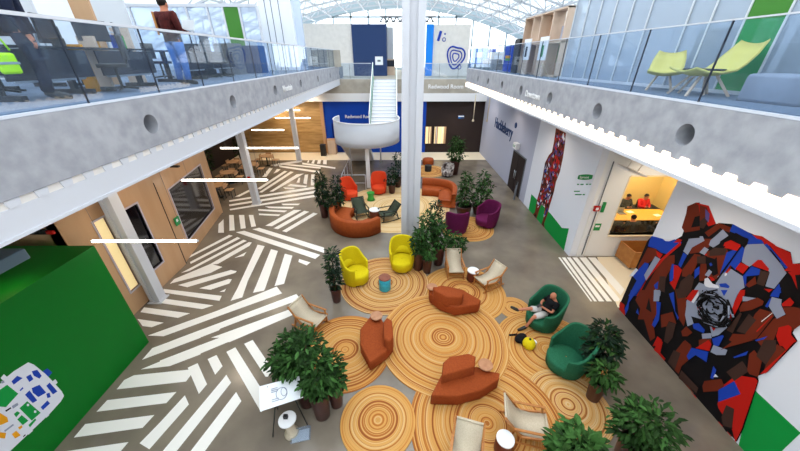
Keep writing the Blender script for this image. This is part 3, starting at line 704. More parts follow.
# ------------------------------------------------------------------ plants
def foliage(blobs, n, size, mats, seed, name, parent, stems=()):
    rnd = random.Random(seed); vs = []; fs = []; ms = []
    vols = [a[3]*a[3]*a[4] for a in blobs]; tot = sum(vols); b = MB()
    for i in range(n):
        t = rnd.random()*tot; k = 0
        while t > vols[k] and k < len(blobs)-1: t -= vols[k]; k += 1
        cx, cy, cz, r, rz = blobs[k]
        d = Vector((rnd.gauss(0,1), rnd.gauss(0,1), rnd.gauss(0,1))).normalized(); q = (.45+.55*rnd.random()**.5)
        lump = 1+.34*math.sin(6*d.x+seed)*math.cos(5*d.y+4*d.z+seed)
        p = Vector((cx+d.x*r*q*lump, cy+d.y*r*q*lump, max(cz+d.z*rz*q*lump, .1)))
        out = Vector((d.x, d.y, d.z*.3+rnd.uniform(-.5,.35))).normalized(); out = (out+Vector((rnd.uniform(-.9,.9), rnd.uniform(-.9,.9), rnd.uniform(-.6,.6)))).normalized()
        side = out.cross(Vector((rnd.uniform(-.4,.4), rnd.uniform(-.4,.4), 1))).normalized(); up = side.cross(out)
        L = size*rnd.uniform(.7,1.3); W = L*rnd.uniform(.32,.45)
        pts = [p, p+out*L*.4+side*W*.5+up*.1*L, p+out*L*.78+side*W*.34, p+out*L-up*L*.15, p+out*L*.78-side*W*.34, p+out*L*.4-side*W*.5+up*.1*L, p+out*L*.45]
        b.add(pts, [(0,6,1),(1,6,3,2),(6,5,4,3),(0,5,6)], 0 if rnd.random() < .72 else 1, True)
    return b.build(name, mats, parent)
def plant(p, ph, pr_, blobs, n, size, label, seed, mats=None, pm='pot', name='potted_tree', g='potted plants', stems=3, fs=.8):
    root = empty(name, p, 0, label, 'plant', g)
    b = MB(); b.lathe([(pr_*.68, 0), (pr_*.75, .02), (pr_, ph-.03), (pr_*1.02, ph), (pr_*.9, ph), (pr_*.88, ph-.06)], n=24, cap=False)
    b.lathe([(pr_*.68,.0),(.001,.001)], n=24, cap=False); o = b.build('planter', M[pm], root)
    MB().lathe([(pr_*.89, ph-.07), (.01, ph-.05)], n=20, cap=False).build('soil', M['soil'], o)
    blobs = [(x*fs, y*fs, z*(.5+.5*fs)+ph, r*fs, rz*(.4+.6*fs)) for x, y, z, r, rz in blobs]; size *= .5+.5*fs
    b = MB(); rnd = random.Random(seed)
    for bl in blobs[:6]:
        q = Vector((rnd.uniform(-.05,.05), rnd.uniform(-.05,.05), ph-.06)); e = Vector(bl[:3])
        mid = (q+e)/2+Vector((rnd.uniform(-.05,.05), rnd.uniform(-.05,.05), .05)); b.tube([q, mid, e], [.022,.016,.008], 6)
    b.build('stems', M['bark'], root)
    foliage(blobs, n, size, mats or [M['leaf'], M['leafb']], seed, 'foliage', root)
    return root
bush = [(0,0,.35,.42,.35),(.15,.1,.6,.32,.28),(-.15,-.05,.55,.3,.28)]
tall = [(0,0,.3,.3,.3),(.05,.05,.75,.3,.35),(-.04,-.03,1.15,.26,.3)]
slim = [(0,0,.25,.22,.25),(.02,0,.6,.24,.3),(-.03,0,1.0,.24,.3),(.02,.03,1.35,.2,.25)]
small = [(0,0,.2,.28,.22),(.08,0,.35,.2,.16)]
DK = [M['leafd'], M['leaf']]
# beside yellow chairs
plant(fl(337,301), .55, .17, slim, 420, .16, 'slender tall potted tree beside the sideways yellow armchair', 1, DK)
# dark pair behind the curved sofa
plant(fl(325,217), .75, .22, [(0,0,.35,.36,.35),(.05,0,.85,.36,.4),(0,.05,1.35,.3,.35)], 620, .19, 'tall dark potted tree at the left end of the curved sofa', 2, DK)
plant(fl(338,214), .55, .2, [(0,0,.3,.42,.32),(.15,0,.7,.32,.35),(.05,0,1.2,.25,.35)], 520, .19, 'airy dark potted tree against the sideways coral armchair', 3, DK)
plant(fl(333,219), .55, .19, small, 200, .17, 'short dark potted shrub between the tall tree and curved sofa', 31, DK)
# landing planters
plant(fl(392,193), .55, .22, [(0,0,.3,.4,.35),(.05,0,.8,.35,.4)], 380, .18, 'dark potted shrub right of the front facing coral armchair', 4, DK)
plant(fl(398,187), .6, .22, [(0,0,.5,.42,.5),(0,0,1.2,.35,.5)], 380, .18, 'tall dark potted tree partly behind the tall white column', 41, DK)
# centre cluster at the column
plant(fl(418,269), .80, .22, [(0,0,.25,.34,.28),(0,0,.6,.34,.3),(.05,0,.9,.26,.25)], 460, .17, 'tallest potted tree in the cluster at the foot of the white column', 5)
plant(fl(438,264), .80, .22, [(0,0,.25,.36,.28),(.05,.05,.6,.38,.3),(-.1,0,.9,.26,.25)], 460, .17, 'bushy potted tree on the right of the column cluster', 6)
plant(fl(427,272), .62, .18, small, 200, .15, 'small potted shrub at the front of the column cluster', 7, [M['leafb'], M['leaf']])
plant(fl(424,262), .80, .22, [(0,0,.6,.34,.35),(.05,0,1.15,.3,.35)], 400, .17, 'potted tree at the back of the column cluster', 8)
plant(fl(434,243), .80, .22, [(0,0,.3,.36,.35),(0,0,.9,.3,.4)], 360, .17, 'dark potted tree behind the column cluster near the plum rug', 81, DK)
plant(fl(455,260), .50, .24, [(0,0,.25,.4,.3),(-.1,.1,.45,.3,.25)], 360, .17, 'fan leaved shrub in a pale sand coloured planter behind the sling chair', 9, pm='potw')
# behind the purple chairs
plant(fl(463,213), .45, .42, [(0,0,.5,.4,.5),(.05,0,1.2,.36,.5),(-.05,0,1.7,.25,.3)], 560, .2, 'left tree of the pair behind the plum armchairs', 10, pm='pot')
plant(fl(479,213), .45, .40, [(0,0,.5,.48,.5),(.1,0,1.1,.42,.45),(0,0,1.6,.3,.35)], 600, .2, 'right tree of the pair behind the plum armchairs', 11)
plant(fl(454,174), .95, .32, [(0,0,.45,.6,.45),(0,0,1.1,.55,.5),(0,0,1.5,.35,.3)], 560, .24, 'round topped tree in a tall planter before the dark back wall', 12)
# bottom left cluster
plant(fl(323,415), .80, .21, [(0,.1,.25,.34,.28),(.0,.3,.5,.34,.25)], 460, .17, 'large leaved plant in the front planter behind the white sign board', 13, fs=.9)
plant(fl(308,403), .75, .21, [(-.1,.25,.4,.38,.3),(-.3,.4,.25,.36,.25),(.05,.45,.7,.34,.3)], 640, .17, 'spreading leafy plant in the left planter behind the white sign board', 14, fs=.95)
plant(fl(337,404), .72, .18, [(0,.0,.2,.28,.22),(-.05,.25,.4,.26,.22)], 320, .15, 'leafy plant in the right planter behind the white sign board', 15, fs=.9)
plant(fl(303,393), .70, .20, [(-.35,.2,.15,.34,.22),(-.15,.45,.5,.36,.28),(-.5,.35,.2,.25,.2)], 520, .17, 'low leafy plant farthest left behind the white sign board', 16, fs=.95)
# right of the green chairs
plant(fl(590,374), .70, .21, [(0,0,.3,.42,.32),(.1,.2,.55,.4,.3)], 560, .18, 'dark leafy plant touching the empty bottle green armchair', 17, DK)
plant(fl(592,398), .65, .18, [(.02,0,.22,.3,.24)], 260, .18, 'smaller leafy plant in a tall planter below the green armchair', 18)
plant(fl(622,462), .70, .24, [(0,.1,.35,.48,.4),(.1,0,.7,.42,.35),(-.1,.2,.6,.38,.3)], 760, .17, 'full dense bush at the bottom right beside the bare floor', 19, [M['leaf'], M['leafb']])
plant(fl(560,488), .70, .24, [(0,0,.35,.5,.35),(.05,.1,.6,.42,.3)], 560, .24, 'bright leafy plant at the bottom edge under the rocking chair', 20, [M['leafb'], M['leaf']])

# ------------------------------------------------------------------ sign board, stand and papers at lower left
bp = [fl(258,385,.95), fl(298,376,.95), fl(303,397,.80), fl(260,412,.80)]
c0 = Vector((sum(p[0] for p in bp)/4, sum(p[1] for p in bp)/4, 0))
root = empty('sign_board', c0, 0, 'white information board on thin legs before the leafy planters', 'sign')
tl, tr = Vector(fl(259,386.5,1.0)), Vector(fl(299,376,1.0)); br, bl = Vector(fl(303,397.5,.82)), Vector(fl(260,411.5,.82))
nn = (tr-tl).cross(bl-tl).normalized()*.02
MB().add([p-c0 for p in (tl,tr,br,bl,tl+nn,tr+nn,br+nn,bl+nn)], [(0,3,2,1),(4,5,6,7),(0,1,5,4),(1,2,6,5),(2,3,7,6),(3,0,4,7)]).build('board', M['paper'], root)
up = -nn.normalized()*.004
if up.z < 0: up = -up
def onb(u, v): return tl+(tr-tl)*u+(bl-tl)*v+(br-tr-(bl-tl))*u*v-c0
b = MB(); top_off = up if (nn.z < 0) else nn*1.2
pts = [onb(.52+.13*math.cos(t*PI/12), .55+.25*math.sin(t*PI/12))+top_off for t in range(25)]; b.tube(pts, .006, 5)
pts = [onb(.58+.07*math.cos(t*PI/12), .5+.18*math.sin(t*PI/12))+top_off for t in range(25)]; b.tube(pts, .005, 5)
for v_ in (.25,.32,.39,.7,.78): b.bar(onb(.28,v_)+top_off, onb(.44,v_)+top_off, .012, .004)
b.build('drawing', M['mgry'], root)
for (u, v_, px, py) in ((.35,.9,273,437),(.8,.9,309,428)):
    g = Vector(fl(px,py))-c0; MB().tube([onb(u,v_)-Vector((0,0,.01)), g+Vector((0,0,.01))], .012, 6).build('leg', M['darkmetal'], root)
for (u, v_) in ((.2,.1),(.85,.1)):
    q = onb(u,v_); MB().tube([q, Vector((q.x, q.y+.1, .01))], .012, 6).build('leg', M['darkmetal'], root)
root = empty('pedestal_table', fl(292,433), 0, 'white round pedestal stand with a small dark object fixed on top', 'stand')
MB().lathe([(.15,0),(.15,.03),(.10,.08),(.09,.4),(.1,.43)], n=24).build('base', M['sling'], root)
MB().lathe([(.17,.43),(.18,.44),(.18,.46),(.17,.47)], n=28, c=(-.03,.03,0)).build('top', M['white'], root)
MB().box(-.10,-.02,.02,.08,.47,.56).build('holder', M['black'], root)
root = empty('literature_tray', fl(301,436), R(12), 'clear acrylic tray lying on the floor beside the pedestal stand', 'tray')
b = MB(); b.box(-.2,.2,-.13,.13,.03,.05); b.box(-.2,.2,.12,.13,.05,.1); b.build('tray', M['acrylic'], root)
MB().box(-.17,.17,-.11,.11,.0,.03).build('papers', M['paper'], root)

# ------------------------------------------------------------------ stair and round landing
LZ = 2.75; LX, LY, LR = -1.85, 18.9, 1.95
root = empty('staircase', (LX, LY, 0), 0, 'white staircase with green lined sides and a round perforated landing', 'staircase')
MB().lathe([(LR-.10, LZ-.24), (LR-.06, LZ-.2), (LR-.06, LZ), (LR-.1, LZ)], n=48).build('landing', M['white'], root)
b = MB(); n = 40; vs = []; fs = []
for i in range(n+1):
    t = R(-205+ (230)*i/n)
    for rr in (LR, LR-.04):
        for z in (LZ-.2, LZ+1.1): vs.append((rr*math.cos(t), rr*math.sin(t), z))
for i in range(n):
    o_ = i*4; fs += [(o_, o_+4, o_+5, o_+1), (o_+2, o_+3, o_+7, o_+6), (o_+1, o_+5, o_+7, o_+3), (o_, o_+2, o_+6, o_+4)]
fs += [(0,1,3,2), (n*4, n*4+2, n*4+3, n*4+1)]
b.add(vs, fs, 0, True).build('landing_screen', M['mesh'], root)
b = MB(); b.tube([(LR*math.cos(R(-205+230*i/n)), LR*math.sin(R(-205+230*i/n)), LZ+1.11) for i in range(n+1)], .03, 6)
b.build('handrail', M['white'], root)
sx0, sx1 = .04, 1.78; yt, yb_ = YB-.3-LY, 1.4; ns = 15
b = MB()
for i in range(ns):
    y = yb_+(yt-yb_)*i/ns; z = LZ+(ZK-LZ)*(i+1)/ns; y2 = yb_+(yt-yb_)*(i+1)/ns
    b.box(sx0+.05, sx1-.05, y, y2, z-.05, z); b.box(sx0+.05, sx1-.05, y, y+.02, z-(ZK-LZ)/ns, z-.05)
b.build('treads', M['white'], root)
b = MB()
for i in range(ns):
    y = yb_+(yt-yb_)*i/ns; z = LZ+(ZK-LZ)*(i+1)/ns; b.box(sx0+.05, sx1-.05, y-.004, y+.03, z-.02, z+.003)
b.build('tread_nosings', M['mgry'], root)
for x in (sx0, sx1):
    MB().bar((x,yb_,LZ+.0),(x,yt,ZK-.05), .06, .4).build('stringer', M['white'], root)
    s = -1 if x == sx0 else 1
    b = MB(); b.add([(x,yb_,LZ+.2),(x,yt,ZK+.15),(x,yt,ZK+1.05),(x,yb_,LZ+1.1),(x+.02*s,yb_,LZ+.2),(x+.02*s,yt,ZK+.15),(x+.02*s,yt,ZK+1.05),(x+.02*s,yb_,LZ+1.1)], [(0,1,2,3),(7,6,5,4),(0,4,5,1),(3,2,6,7),(1,5,6,2),(0,3,7,4)]); b.build('side_panel', M['frost2'], root)
    b = MB(); b.bar((x,yb_,LZ+1.1),(x,yt,ZK+1.1), .05, .05); b.bar((x,yb_,LZ+.15),(x,yb_,LZ+1.1), .05); b.bar((x,yt,ZK),(x,yt,ZK+1.1), .05); b.build('side_handrail', M['white'], root)
    b = MB(); b.bar((x-.03*s,yb_,LZ+1.04),(x-.03*s,yt,ZK+1.04), .03, .04); b.bar((x-.03*s,yb_,LZ+.22),(x-.03*s,yt,ZK+.17), .03, .04); b.build('green_edge', M['sgreen'], root)
# lower flight going back under the landing
b = MB(); ns2 = 15
for i in range(ns2):
    y = .3+4.2*i/ns2; z = LZ-.02-LZ*(i+1)/ns2+LZ/ns2*.0
    b.box(-1.75, -.1, y, y+4.2/ns2, max(z-.06,0), z)
    b.box(-1.75, -.1, y, y+.02, z, z+LZ/ns2)
b.build('lower_treads', M['white'], root)
for x in (-1.78,-.07): MB().bar((x,.2,LZ-.2),(x,4.5,.12), .06, .35).build('lower_stringer', M['white'], root)
b = MB(); b.add([(-1.75,.0,LZ-.2),(-.1,.0,LZ-.2),(-.1,4.6,-.0),(-1.75,4.6,-.0),(-1.75,.0,LZ-.3),(-.1,.0,LZ-.3),(-.1,4.4,-.0),(-1.75,4.4,0)], [(0,1,2,3),(7,6,5,4),(0,4,5,1),(0,3,7,4),(1,5,6,2),(2,6,7,3)]); b.build('soffit', M['beige'], root)
pp = fl(369,187); MB().box(pp[0]-LX-.11, pp[0]-LX+.11, pp[1]-LY-.11, pp[1]-LY+.11, 0, LZ-.2).build('support_post', M['white'], root)
for px, py in ((381,163),(352,176)):
    q = fl(px,py); MB().tube([(q[0]-LX,q[1]-LY,0),(q[0]-LX,q[1]-LY,LZ-.2)], .05, 8).build('support_rod', M['steel'], root)
# floor barrier below landing
q0, q1, q2 = fl(344,180), fl(347,174), fl(365,181)
root = empty('guard_rail', fl(347,178), 0, 'low metal guard rail under the round landing', 'railing')
b = MB(); a0 = Vector(fl(343,190)); a1 = Vector(fl(350,172)); a2 = Vector(fl(366,190)); O = Vector(fl(347,178))
for t in (0,.33,.66,1):
    p = a0.lerp(a1, t)-O; b.tube([(p.x,p.y,0),(p.x,p.y,.95)], .02, 6)
b.tube([a0-O+Vector((0,0,.95)), a1-O+Vector((0,0,.95))], .022, 6); b.tube([a0-O+Vector((0,0,.95)), a2-O+Vector((0,0,.95))], .022, 6); b.tube([a0-O+Vector((0,0,.45)), a2-O+Vector((0,0,.45))], .015, 6)
p = a2-O; b.tube([(p.x,p.y,0),(p.x,p.y,.95)], .02, 6); b.build('rails', M['steel'], root)

# ------------------------------------------------------------------ wall lettering, doors, signs
t = text_mesh('Redwood Room', .34, 'wall_lettering', M['white'], (wy(345,118,YB)[0], YB-.02, wy(345,118,YB)[2]), (R(90),0,0), .01, bold=.008); tag(t, 'white lettering on the royal blue back wall behind the stair', 'lettering')
t = text_mesh('Redwood Room', .40, 'wall_lettering', M['white'], (wy(428,88.5,YB-.27)[0], YB-.27, wy(428,88.5,YB-.27)[2]), (R(90),0,0), .01, bold=.008); tag(t, 'white lettering on the concrete edge above the dark back wall', 'lettering')
h = wx(495,129.5,WR); t = text_mesh('Huckleberry', .92, 'wall_lettering', M['navy'], (WR-.01, 22.3, 2.72), (R(90),0,R(-90)), .02, bold=.012); tag(t, 'dark Huckleberry lettering on the grey side wall', 'lettering')
L_ = max(v.co.x for v in t.data.vertices); t.scale = (3.75/L_, 1, 1)
o = MB().lathe([(.16,0),(.16,.03)], n=20).build('wall_emblem', M['navy'], loc=(WR-.01,18.25,3.55), rot=(0,R(-90),0)); tag(o, 'small dark round emblem right after the grey wall lettering', 'emblem')
t = text_mesh('Downtown', .26, 'wall_lettering', M['white'], (XR-.012, wx(526,92,XR)[1], 5.86), (R(90),0,R(-90)), .006, bold=.006); tag(t, 'white lettering on the right concrete deck edge', 'lettering')
t = text_mesh('Mountain', .30, 'wall_lettering', M['white'], (XL+.012, wx(283,92,XL)[1], 5.86), (R(90),0,R(90)), .006, bold=.006); tag(t, 'white lettering on the left concrete deck edge', 'lettering')
t = text_mesh('Exit', .15, 'x', M['white'], (0,0,0), (0,0,0)); bpy.data.objects.remove(t)
# dark double door in the grey wall
DY0, DY1 = 15.95, 17.85
dr = struct(MB().box(WR-.03, WR+.02, DY0-.06, DY1+.06, 0, 2.26).build('door_2', M['mgrey']))
MB().box(WR-.045, WR-.03, DY0, (DY0+DY1)/2-.01, .01, 2.2).build('leaf', M['dark'], dr); MB().box(WR-.045, WR-.03, (DY0+DY1)/2+.01, DY1, .01, 2.2).build('leaf', M['dark'], dr)
b = MB(); b.tube([(WR-.1,16.8,.8),(WR-.1,16.8,1.3)], .015, 6); b.tube([(WR-.1,17.0,.8),(WR-.1,17.0,1.3)], .015, 6); b.build('door_handle', M['silver'], dr)
root = empty('exit_sign', (WR-.03, 17.3, 2.45), 0, 'small white exit sign box over the dark double door', 'sign')
MB().box(-.22,0,-.25,.25,0,.32).build('sign_box', M['white'], root); text_mesh('EXIT', .16, 'lettering', M['sgreen'], (-.225,.2,.09), (R(90),0,R(-90)), .003, root)
q = fl(514.5,209); root = empty('door_post', (WR-.35, 15.7, 0), 0, 'dark slim access post beside the dark double door', 'post')
MB().box(-.04,.04,-.04,.04,0,1.05).build('post', M['mgrey'], root); MB().box(-.05,.0,-.06,.06,.9,1.1).build('reader', M['black'], root)
# dark back wall details
for (x0, x1), l in (((425,431.5),'left lit niche with wood pieces in the dark back wall'),((434,446),'right lit niche with wood pieces in the dark back wall')):
    a = wy(x0,126,YB); c_ = wy(x1,144,YB); root = empty('lit_niche', (a[0], YB, c_[2]), 0, l, 'display niche', 'lit niches')
    w_, h_ = c_[0]-a[0], a[2]-c_[2]; MB().box(0,w_,-.03,0,0,h_).build('frame', M['mdk'], root)
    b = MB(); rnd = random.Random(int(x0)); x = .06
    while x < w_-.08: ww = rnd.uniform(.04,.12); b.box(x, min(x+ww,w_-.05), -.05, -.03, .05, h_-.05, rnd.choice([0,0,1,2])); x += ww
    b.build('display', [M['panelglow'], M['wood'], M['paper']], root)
a = wy(458,116,YB); root = empty('room_sign', (a[0], YB-.03, a[2]-.2), 0, 'small lit white and blue sign on the dark back wall', 'sign')
MB().box(0,.5,0,.03,0,.26).build('plate', M['navy'], root); MB().box(.03,.47,-.01,0,.14,.22).build('white_bar', M['paper'], root); MB().box(.05,.2,-.01,0,.04,.1).build('blue_bar', M['skyblue'], root)
for px, l in ((473,'left thin pendant light before the dark back wall'),(487,'right thin pendant light before the dark back wall')):
    a = wy(px,121,YB-1.2); root = empty('pendant_light', a, 0, l, 'pendant light', 'pendant lights')
    MB().tube([(0,0,.1),(0,0,4.6-a[2])], .035, 6).build('rod', M['sling'], root); MB().lathe([(.06,-.05),(.09,.0),(.06,.12)], n=12).build('lamp', M['sling'], root)
# niche wall: door, signs, alarm
root = struct(MB().box(WR+.27,7.40,YN-.02,YN,0,2.1).build('door_3', M['white'])); 
b = MB(); b.box(7.40,7.44,YN-.03,YN,0,2.16); b.box(WR+.26,7.44,YN-.03,YN,2.1,2.16); b.build('door_frame', M['beige'], root)
MB().box(7.3,7.38,YN-.06,YN-.02,.98,1.02).build('door_handle', M['silver'], root)
a = wy(585,177,YN); o = MB().prism([(.28*max(-1,min(1,1.35*math.cos(t*PI/12)))*.9, .10*math.sin(t*PI/12)) for t in range(24)], 0, .015).build('room_sign', M['sgreen'], loc=(a[0], YN-.005, a[2]), rot=(R(90),0,0)); tag(o, 'green rounded room sign high on the niche wall', 'sign')
t = text_mesh('Spruce', .12, 'lettering', M['white'], (-.2,-.04,.016), (0,0,0), .003, o)
a = wy(584,184,YN); b = MB()
for i, (dx, dz, w_) in enumerate([(-.35,0,.1),(-.18,0,.16),(.1,0,.12),(.26,0,.1),(-.4,-.38,.3),(-.3,-.56,.34),(.1,-.56,.1)]): b.box(dx*.7, (dx+w_)*.7, -.008, 0, dz*.7-.03, dz*.7+.01)
o = b.build('direction_lettering', M['sgreen'], loc=(a[0], YN, a[2])); tag(o, 'small direction lettering under the green room sign', 'lettering')
a = wy(596,208,YN); root = empty('fire_alarm', (a[0], YN, a[2]), 0, 'red fire alarm box on the niche wall beside the door', 'alarm')
MB().box(-.1,.1,-.08,0,-.1,.1).build('box', M['mred'], root); MB().box(-.05,.05,-.09,-.08,-.05,.05).build('strobe', M['white'], root)
a = wy(603,207,YN); o = MB().box(-.05,.05,-.05,0,-.2,.2).build('exit_sign', M['sgreen'], loc=(a[0],YN,a[2]), rot=(0,0,0)); tag(o, 'narrow green exit sign sticking out beside the alarm', 'sign')
a = wy(597,227,YN); root = empty('notice', (a[0], YN, a[2]), 0, 'small green notice low on the niche wall', 'sign'); MB().box(-.13,.13,-.01,0,-.15,.15).build('plate', M['sgreen'], root); MB().box(-.08,.08,-.015,-.01,.0,.08).build('print', M['white'], root)
a = wy(609,170,YN); b = MB(); b.tube([(0,-.04,-2.5),(0,-.04,1.3)], .02, 6); o = b.build('conduit_pipe', M['mgrey'], loc=(8.02,YN,a[2])); o.location = (wy(605,185,YN)[0],YN,2.6); tag(o, 'thin grey conduit running down the niche wall', 'pipe')
b = MB(); b.box(-.34,.34,-.3,.3,-.03,.03); b.tube([(-.2,0,.03),(-.2,0,ZB-3.87)], .015, 6); b.tube([(.2,0,.03),(.2,0,ZB-3.87)], .015, 6); o = b.build('ceiling_screen', M['beige'], loc=(7.42,9.3,3.85), rot=(0,R(18),0)); tag(o, 'beige folded panel hanging under the ceiling by the meeting room window', 'panel')
# crate on wheels
root = empty('crate_cart', (9.4, 9.62, 0), 0, 'open plywood crate on small wheels under the meeting room window', 'cart')
b = MB(); L2, D2, H2 = .78, .42, .78
b.box(-L2,L2,-D2,D2,.1,.14); b.box(-L2,L2,-D2,-D2+.03,.14,H2); b.box(-L2,L2,D2-.03,D2,.14,H2); b.box(-L2,-L2+.03,-D2+.03,D2-.03,.14,H2); b.box(L2-.03,L2,-D2+.03,D2-.03,.14,H2); b.build('box', M['crate'], root)
for sx_ in (-1,1):
    for sy_ in (-1,1):
        b = MB(); b.tube([(sx_*.66-.02,sy_*.33,.05),(sx_*.66+.02,sy_*.33,.05)], .05, 12); b.box(sx_*.66-.03,sx_*.66+.03,sy_*.33-.03,sy_*.33+.03,.06,.1); b.build('wheel', M['darkmetal'], root)
b = MB(); b.tube([(-.1,-D2-.01,.5),(-.05,-D2-.03,.53),(.1,-D2-.03,.53),(.15,-D2-.01,.5)], .012, 6); b.build('handle', M['black'], root)
# door green marker + side pieces on wood wall
a = wx(173.5,221,WL-.2); root = empty('room_tag', (WL-.14, a[1], a[2]), 0, 'small green room tag on the wood wall between two dark windows', 'sign')
MB().box(0,.02,-.13,.13,-.16,.16).build('plate', M['sgreen'], root); MB().box(.02,.024,-.05,.05,-.02,.08).build('print', M['white'], root); root.location.x = WL+.0-.07; 
o = MB().box(0,.3,-.05,.05,-.03,.03).build('door_closer', M['black'], loc=(WL, wx(172,170,WL)[1], 3.55)); tag(o, 'small black sensor fixed high on the wood wall', 'sensor')
a = wy(45,231,6.35); root = empty('coat_hooks', (a[0], 6.33, a[2]), 0, 'dark and red wall piece fixed on wood above the green room', 'wall piece'); b = MB(); b.box(-.45,.1,-.05,0,-.06,.06); b.ball((-.1,-.06,.02), .08,.05,.06,10,0); b.box(.1,.25,-.06,0,-.05,.03,1); b.ball((.2,-.06,-.0),.07,.04,.05,10,1); b.build('hooks', [M['black'], M['mred']], root)
# roof unit over the green room
root = empty('ventilation_unit', (-7.25, 2.8, 3.66), 0, 'blue grey ceiling unit hanging above the green room', 'air unit')
MB().box(-.28,.28,-2.4,2.05,0,.22).build('casing', M['bluebeam'], root, bevel=.02)
MB().lathe([(.09,-.03),(.1,-.01),(.1,0)], n=20, c=(0,1.7,0)).build('lamp', M['spot'], root); MB().lathe([(.09,-.03),(.1,-.01),(.1,0)], n=20, c=(0,.9,0)).build('lamp', M['spot'], root)
for x_ in (-1.5,1.5): MB().tube([(0,x_,.22),(0,x_,ZB-3.67)], .012, 6).build('rod', M['mgrey'], root)
# ------------------------------------------------------------------ painted walls
KEY = dict(r='mred', b='mblue', g='mgry', n='mbrn', u='mdk', k='mblk', w='mwht', G='mgreen', o='mor', v='mpur', e='beige')
def painted(name, X, sgn, pieces, step=.00025, base=.004, strip=None):
    """flat painted shapes on the plane x=X; every piece a thin coat just above the previous one"""
    b = MB(); mats = []; idx = {}
    for i, (kc, pts) in enumerate(pieces):
        if kc not in idx: idx[kc] = len(mats); mats.append(M[KEY[kc]])
        P_ = [(X, wx(x, y, X)[1], max(.004, wx(x, y, X)[2])) for x, y in pts]; xx = X+sgn*(base+i*step)
        a = sum(P_[j][1]*P_[(j+1)%len(P_)][2]-P_[(j+1)%len(P_)][1]*P_[j][2] for j in range(len(P_)))
        if (a > 0) != (sgn > 0): P_ = P_[::-1]
        b.add([(xx, p[1], p[2]) for p in P_], [tuple(range(len(P_)))], idx[kc])
    if strip:
        for y0, y1, kc in strip: b.add([(X+sgn*base, y0, 0.0), (X+sgn*base, y0, .4), (X+sgn*base, y1, .4), (X+sgn*base, y1, 0.0)], [(3,2,1,0) if sgn < 0 else (0,1,2,3)], idx[kc])
    return b.build(name, mats)
def T(ox, oy, sc, *items): return [(c_, [(ox+x/sc, oy+y/sc) for x, y in pts]) for c_, pts in items]
pcs = [('G', [(738,446),(752,385),(757,392),(801,433),(778,455),(745,455)]),
 ('k', [(620,304),(634,272),(648,240),(652,236),(663,240),(675,240),(682,236),(686,225),(687,210),(697,203),(709,206),(716,224),(720,223),(733,224),(748,232),(753,234),(776,246),(791,252),(793,264),(800,263),(812,262),(812,318),(800,315),(793,333),(798,341),(768,372),(758,376),(759,381),(744,428),(737,442),(700,400),(660,352)])]
pcs += T(600,190,8, ('n',[(690,190),(700,130),(770,100),(800,100),(800,320),(680,340),(655,300)]), ('k',[(730,300),(760,215),(800,205),(800,290)]), ('r',[(760,100),(872,125),(930,270),(870,290),(800,190),(790,120)]), ('u',[(800,190),(860,150),(880,230),(830,310),(800,300)]))
pcs += T(700,190,8, ('n',[(0,120),(60,140),(60,200),(0,250)]), ('v',[(45,150),(80,190),(70,260),(45,230)]), ('n',[(40,340),(150,265),(170,300),(70,375)]), ('n',[(150,262),(250,300),(240,340),(180,320)]), ('g',[(75,415),(185,315),(230,365),(110,448),(80,448)]), ('b',[(265,273),(400,345),(480,400),(520,448),(380,448),(390,390),(240,330)]), ('r',[(420,355),(500,370),(605,440),(610,460),(500,430)]), ('r',[(200,420),(250,400),(330,440),(300,460),(190,448)]), ('g',[(0,370),(25,370),(35,400),(0,420)]))
pcs += T(620,240,8,
 ('b',[(225,50),(240,0),(255,-32),(290,-24),(380,0),(440,-5),(500,20),(380,115),(330,100),(290,70)]), ('w',[(345,-10),(440,-5),(395,10),(365,8)]), ('r',[(430,20),(470,-10),(500,0),(480,20)]),
 ('n',[(145,215),(190,130),(225,60),(290,70),(320,120),(220,190),(150,240)]), ('w',[(130,225),(148,240),(105,290),(75,290)]), ('k',[(105,300),(135,325),(75,448),(30,448)]),
 ('b',[(105,290),(200,180),(235,190),(200,330),(130,448),(70,448),(135,325)]), ('g',[(195,280),(285,130),(330,155),(210,325)]), ('r',[(290,85),(345,115),(320,150),(300,125)]),
 ('n',[(200,400),(350,130),(440,120),(440,180),(380,280),(340,380),(260,448),(160,448)]), ('r',[(320,160),(490,10),(490,40),(360,150),(210,330),(150,448),(135,448),(200,340)]),
 ('u',[(320,290),(370,290),(360,420),(310,400)]), ('b',[(275,360),(310,330),(305,390),(285,390)]), ('g',[(285,395),(330,410),(325,448),(275,448)]),
 ('n',[(560,-10),(690,-10),(800,-10),(710,60),(640,100),(560,110)]), ('g',[(510,90),(555,-10),(670,-20),(680,5),(580,60),(545,120)]), ('b',[(470,200),(510,100),(540,120),(490,220)]), ('b',[(400,270),(420,190),(465,205),(420,330),(400,330)]),
 ('r',[(435,200),(465,205),(500,240),(440,400),(400,340),(430,320)]), ('n',[(500,240),(600,110),(650,120),(600,240),(560,300),(500,290)]), ('u',[(490,330),(560,270),(600,300),(560,448),(450,448)]),
 ('b',[(600,240),(640,210),(640,270),(600,310)]), ('g',[(640,100),(680,55),(715,75),(680,120)]), ('g',[(730,0),(780,-40),(820,-20),(800,30),(750,60),(715,40)]), ('r',[(680,120),(720,90),(715,130)]),
 ('n',[(700,90),(860,60),(900,200),(850,330),(700,300)]), ('u',[(720,90),(760,60),(860,70),(850,120),(720,130)]), ('u',[(620,130),(690,130),(690,190),(620,185)]), ('n',[(650,190),(700,190),(690,320),(640,330),(640,260)]), ('k',[(690,130),(760,150),(780,260),(700,240)]))
